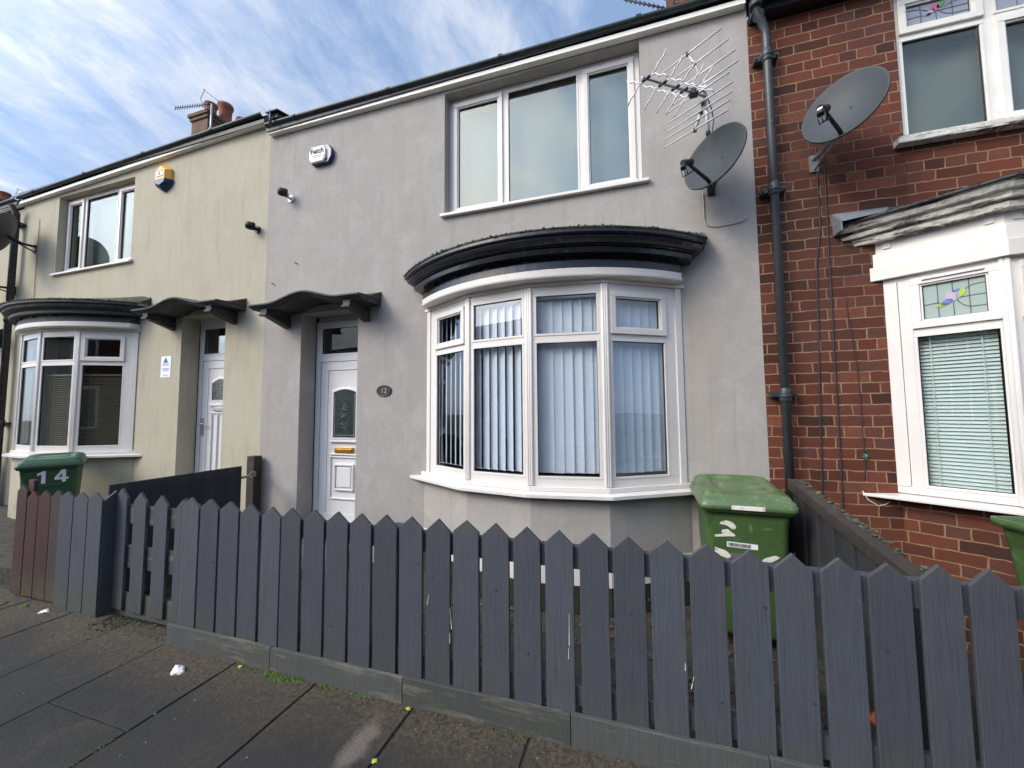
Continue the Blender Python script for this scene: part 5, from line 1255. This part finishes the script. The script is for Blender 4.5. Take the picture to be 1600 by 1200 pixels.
camera_((-3.855,3.39,4.05),(-3.84,3.499,4.02),'black security camera with a white mount on the grey wall under the alarm box')
camera_((-4.365,3.41,3.735),(-4.35,3.499,3.72),'small dark security camera on the cream wall near the house join','dark_metal')
# number plaque
t=thing('house_number','oval black plaque with number 12 between the door and the bow window','number plaque',(-2.515,FY,1.71))
b=B(); n=36; b.loft([[(-2.513+a*math.cos(2*math.pi*k/n),y_,1.710+c_*math.sin(2*math.pi*k/n)) for k in range(n)] for a,c_,y_ in ((.092,.062,FY-.001),(.092,.062,FY-.008),(.084,.055,FY-.012),(.078,.049,FY-.009))],True,True); b.done('plate','plaque',t)
text_mesh('numerals','12',.075,'numeral',t,(-2.513,FY-.0105,1.709),bold=.0)
# sticker plate on cream wall
t=thing('wall_notice','small white notice with a blue triangle emblem left of the cream house door','notice',(-5.87,FY,2.1))
b=B(); b.box(-5.965,FY-.004,1.96,-5.775,FY-.001,2.24); b.done('plate','white_num',t,bevel=.001)
b=B(); b.prism([(-5.92,FY-.0055,2.155),(-5.83,FY-.0055,2.155),(-5.875,FY-.0055,2.225)],(0,.002,0)); b.done('emblem','blue_ink',t)
b=B()
for z,w_ in ((2.135,.06),(2.12,.06),(2.075,.07),(2.06,.05),(2.045,.06),(1.985,.04)): b.box(-5.87-w_,FY-.005,z,-5.87+w_,FY-.0038,z+.006)
b.done('small_print','blue_ink',t)
# hooks / nails on grey wall
for (x,z,l) in ((-3.72,3.22,'small rusty nail in the grey wall above the door hood, upper one'),(-4.06,3.01,'small rusty nail in the grey wall near its left edge')):
    b=B(); b.tube([(x,FY,z),(x-.02,FY-.03,z+.008)],.006,6); tag(b.done('nail','rust'),l,'nail')
# cables
def cable(pts,label,mat_='ink',r=.005):
    b=B(); P_=[Vector(p) for p in pts]; out=[]
    for a,c in zip(P_,P_[1:]):
        k=max(1,int((c-a).length/.08))
        for i in range(k): q=a.lerp(c,i/k); out.append(q+Vector((random.uniform(-.002,.002),0,0)))
    out.append(P_[-1]); b.tube(out,r,6); return tag(b.done('cable',mat_),label,'cable')
W_Y=FY-.008
cable([(1.38,W_Y,3.52),(1.375,W_Y,2.85),(1.34,W_Y,2.6),(1.29,W_Y,.95),(1.285,W_Y,.3)],'left black cable running down the brick wall from the dish')
cable([(1.43,W_Y,3.50),(1.42,W_Y,2.64),(1.41,W_Y,.75),(1.41,W_Y,.2)],'right black cable running down the brick wall from the dish')
cable([(1.50,W_Y,2.35),(1.55,W_Y,1.8),(1.56,W_Y,1.15),(1.555,W_Y,.98)],'thin dark wire beside the brick bay with a teal tie','ink',.003)
cable([(1.535,W_Y,.90),(1.56,W_Y,.84),(1.62,W_Y,.80),(1.66,W_Y,.81),(1.69,W_Y,.835)],'short loose white wire hanging under the brick bay sill','white_pl',.003)
b=B(); rn=random.Random(3)
for k in range(9): blob(b,(1.557+rn.uniform(-.01,.012),W_Y-.006,1.15+rn.uniform(-.045,.045)),rn.uniform(.006,.012),rn)
tag(b.done('ribbon','teal'),'scrap of teal string tied to the thin wire on the brick wall','string')
cable([(.575,W_Y,3.30),(.578,W_Y,3.06),(.60,W_Y,3.01),(.66,W_Y,2.99),(.78,W_Y,2.995),(.86,W_Y,3.01),(.89,W_Y,3.03)],'thin grey cable curving along the grey wall under the satellite dish','numeral',.004)
cable([(-8.97,W_Y,4.6),(-8.98,W_Y,2.6),(-8.95,W_Y,1.1)],'thin pale cable down the cream wall beside the drainpipe','ven_brown',.004)

# ================================================================ litter, moss, bits
def crumple(p,r,label,mat_='litter',flat=.5,seed=1,name='litter',cat='litter'):
    bm=bmesh.new(); bmesh.ops.create_icosphere(bm,subdivisions=2,radius=r); rn=random.Random(seed)
    for v in bm.verts: v.co=Vector((v.co.x*rn.uniform(.6,1.3),v.co.y*rn.uniform(.5,1.1),abs(v.co.z)*flat*rn.uniform(.3,1.4)))
    b=B(); b.bm.free(); b.bm=bm; bmesh.ops.translate(bm,verts=bm.verts,vec=p); return tag(b.done(name,mat_),label,cat)
crumple((-2.575,1.675,.0),.038,'crumpled white tissue lying on the dark paving slab','litter',.8,3,'tissue')
crumple((-4.33,1.86,.0),.035,'white scrap of paper at the foot of the boarded fence panel','litter',.4,5,'paper_scrap')
crumple((-4.60,1.86,.0),.035,'green leaf scrap at the foot of the red brown boards','moss',.3,6,'leaf')
crumple((-3.35,2.25,GZ),.07,'white plastic scrap lying behind the narrow gate','litter',.7,8,'paper_scrap')
crumple((-3.15,2.30,GZ),.06,'second white plastic scrap behind the gate nearer the long fence','litter',.7,9,'paper_scrap')
b=B(); b.tube([(-4.83,1.86,.005),(-4.80,1.80,.006)],.006,8); tag(b.done('cigarette_end','butt'),'tan cigarette end on the paving at the far left','cigarette end')
rn=random.Random(21)
for k,(x,y) in enumerate(((-2.275,1.815),(-1.115,1.52),(-1.14,1.82))):
    crumple((x,y,.0),.014,['yellow leaf fragment where the first fence joint meets the paving','yellow leaf fragment lying in the paving joint near the bottom edge','yellow leaf fragment by the kick board joint'][k],'leaf',.4,30+k,'leaf')
gb_=B()
for k in range(130):
    x=rn.uniform(-3.3,.3); y=rn.uniform(1.05,1.83) ; r=rn.choice([.0018,.0025,.0035,.005]); blob(gb_,(x,y,.001),r,rn)
o=gb_.done('gravel','kerb'); o['kind']='stuff'; o['label']='pale grit specks scattered over the dark paving'; 
ms=B()
def tufts(ms,x0,x1,y,n,spread=.02,rmax=.012):
    for k in range(n):
        x=x0+(x1-x0)*rn.random(); t_=1-abs((x-(x0+x1)/2)/((x1-x0)/2)); blob(ms,(x,y-abs(rn.gauss(0,spread))*(.4+t_),.0),rn.uniform(.003,rmax),rn)
tufts(ms,-2.09,-1.82,1.832,300,.022,.011); tufts(ms,-1.70,-1.60,1.835,50,.012,.008); tufts(ms,-1.52,-1.36,1.835,110,.010,.008); tufts(ms,-.75,-.50,1.836,40,.006,.006); tufts(ms,-2.32,-2.15,1.832,40,.008,.006)
tufts(ms,-3.7,-3.05,1.98,260,.05,.008)
for k in range(40): 
    x=-2.62+rn.gauss(0,.05); blob(ms,(-2.33-rn.random()*.02,1.02+rn.random()*.25,.0),rn.uniform(.003,.008),rn)
o=ms.done('moss','moss'); o['kind']='stuff'; o['label']='green moss growing along the foot of the fence'
dr_=B()
for k in range(700):
    x=rn.uniform(-3.0,1.9); y=1.834-abs(rn.gauss(0,.03)); blob(dr_,(x,y,.0),rn.uniform(.0015,.005),rn)
for k in range(900):
    x=rn.uniform(-3.75,-2.96); y=1.99-abs(rn.gauss(0,.07)); blob(dr_,(x,y,.0),rn.uniform(.002,.009),rn)
o=dr_.done('soil','joint'); o['kind']='stuff'; o['label']='loose soil washed against the kick board'
lf=B()
for k in range(900):
    x=rn.uniform(-3.8,1.0); y=rn.uniform(2.02,3.1); a=rn.uniform(0,6.28); r=rn.uniform(.012,.03); z=GZ+rn.uniform(.002,.02)
    lf.face([(x+r*math.cos(a),y+r*math.sin(a),z),(x+r*.5*math.cos(a+1.6),y+r*.5*math.sin(a+1.6),z+rn.uniform(0,.012)),(x-r*math.cos(a),y-r*math.sin(a),z),(x+r*.5*math.cos(a-1.6),y+r*.5*math.sin(a-1.6),z+rn.uniform(0,.012))])
o=lf.done('dead_leaves','brown_leaf'); o['kind']='stuff'; o['label']='dead brown leaves covering the front garden ground'
crumple((.30,2.45,GZ),.03,'blue and white wrapper glimpsed between the pickets left of the green bin','turq',.6,41,'wrapper')
crumple((2.10,2.62,GZ+.50),.2,'black rubbish bag inside the open green bin at the right edge','rubber',1.2,51,'rubbish_bag','rubbish bag')
crumple((.985,2.2,.12),.05,'orange wrapper glimpsed low between the pickets on the right','orange',.9,42,'wrapper')
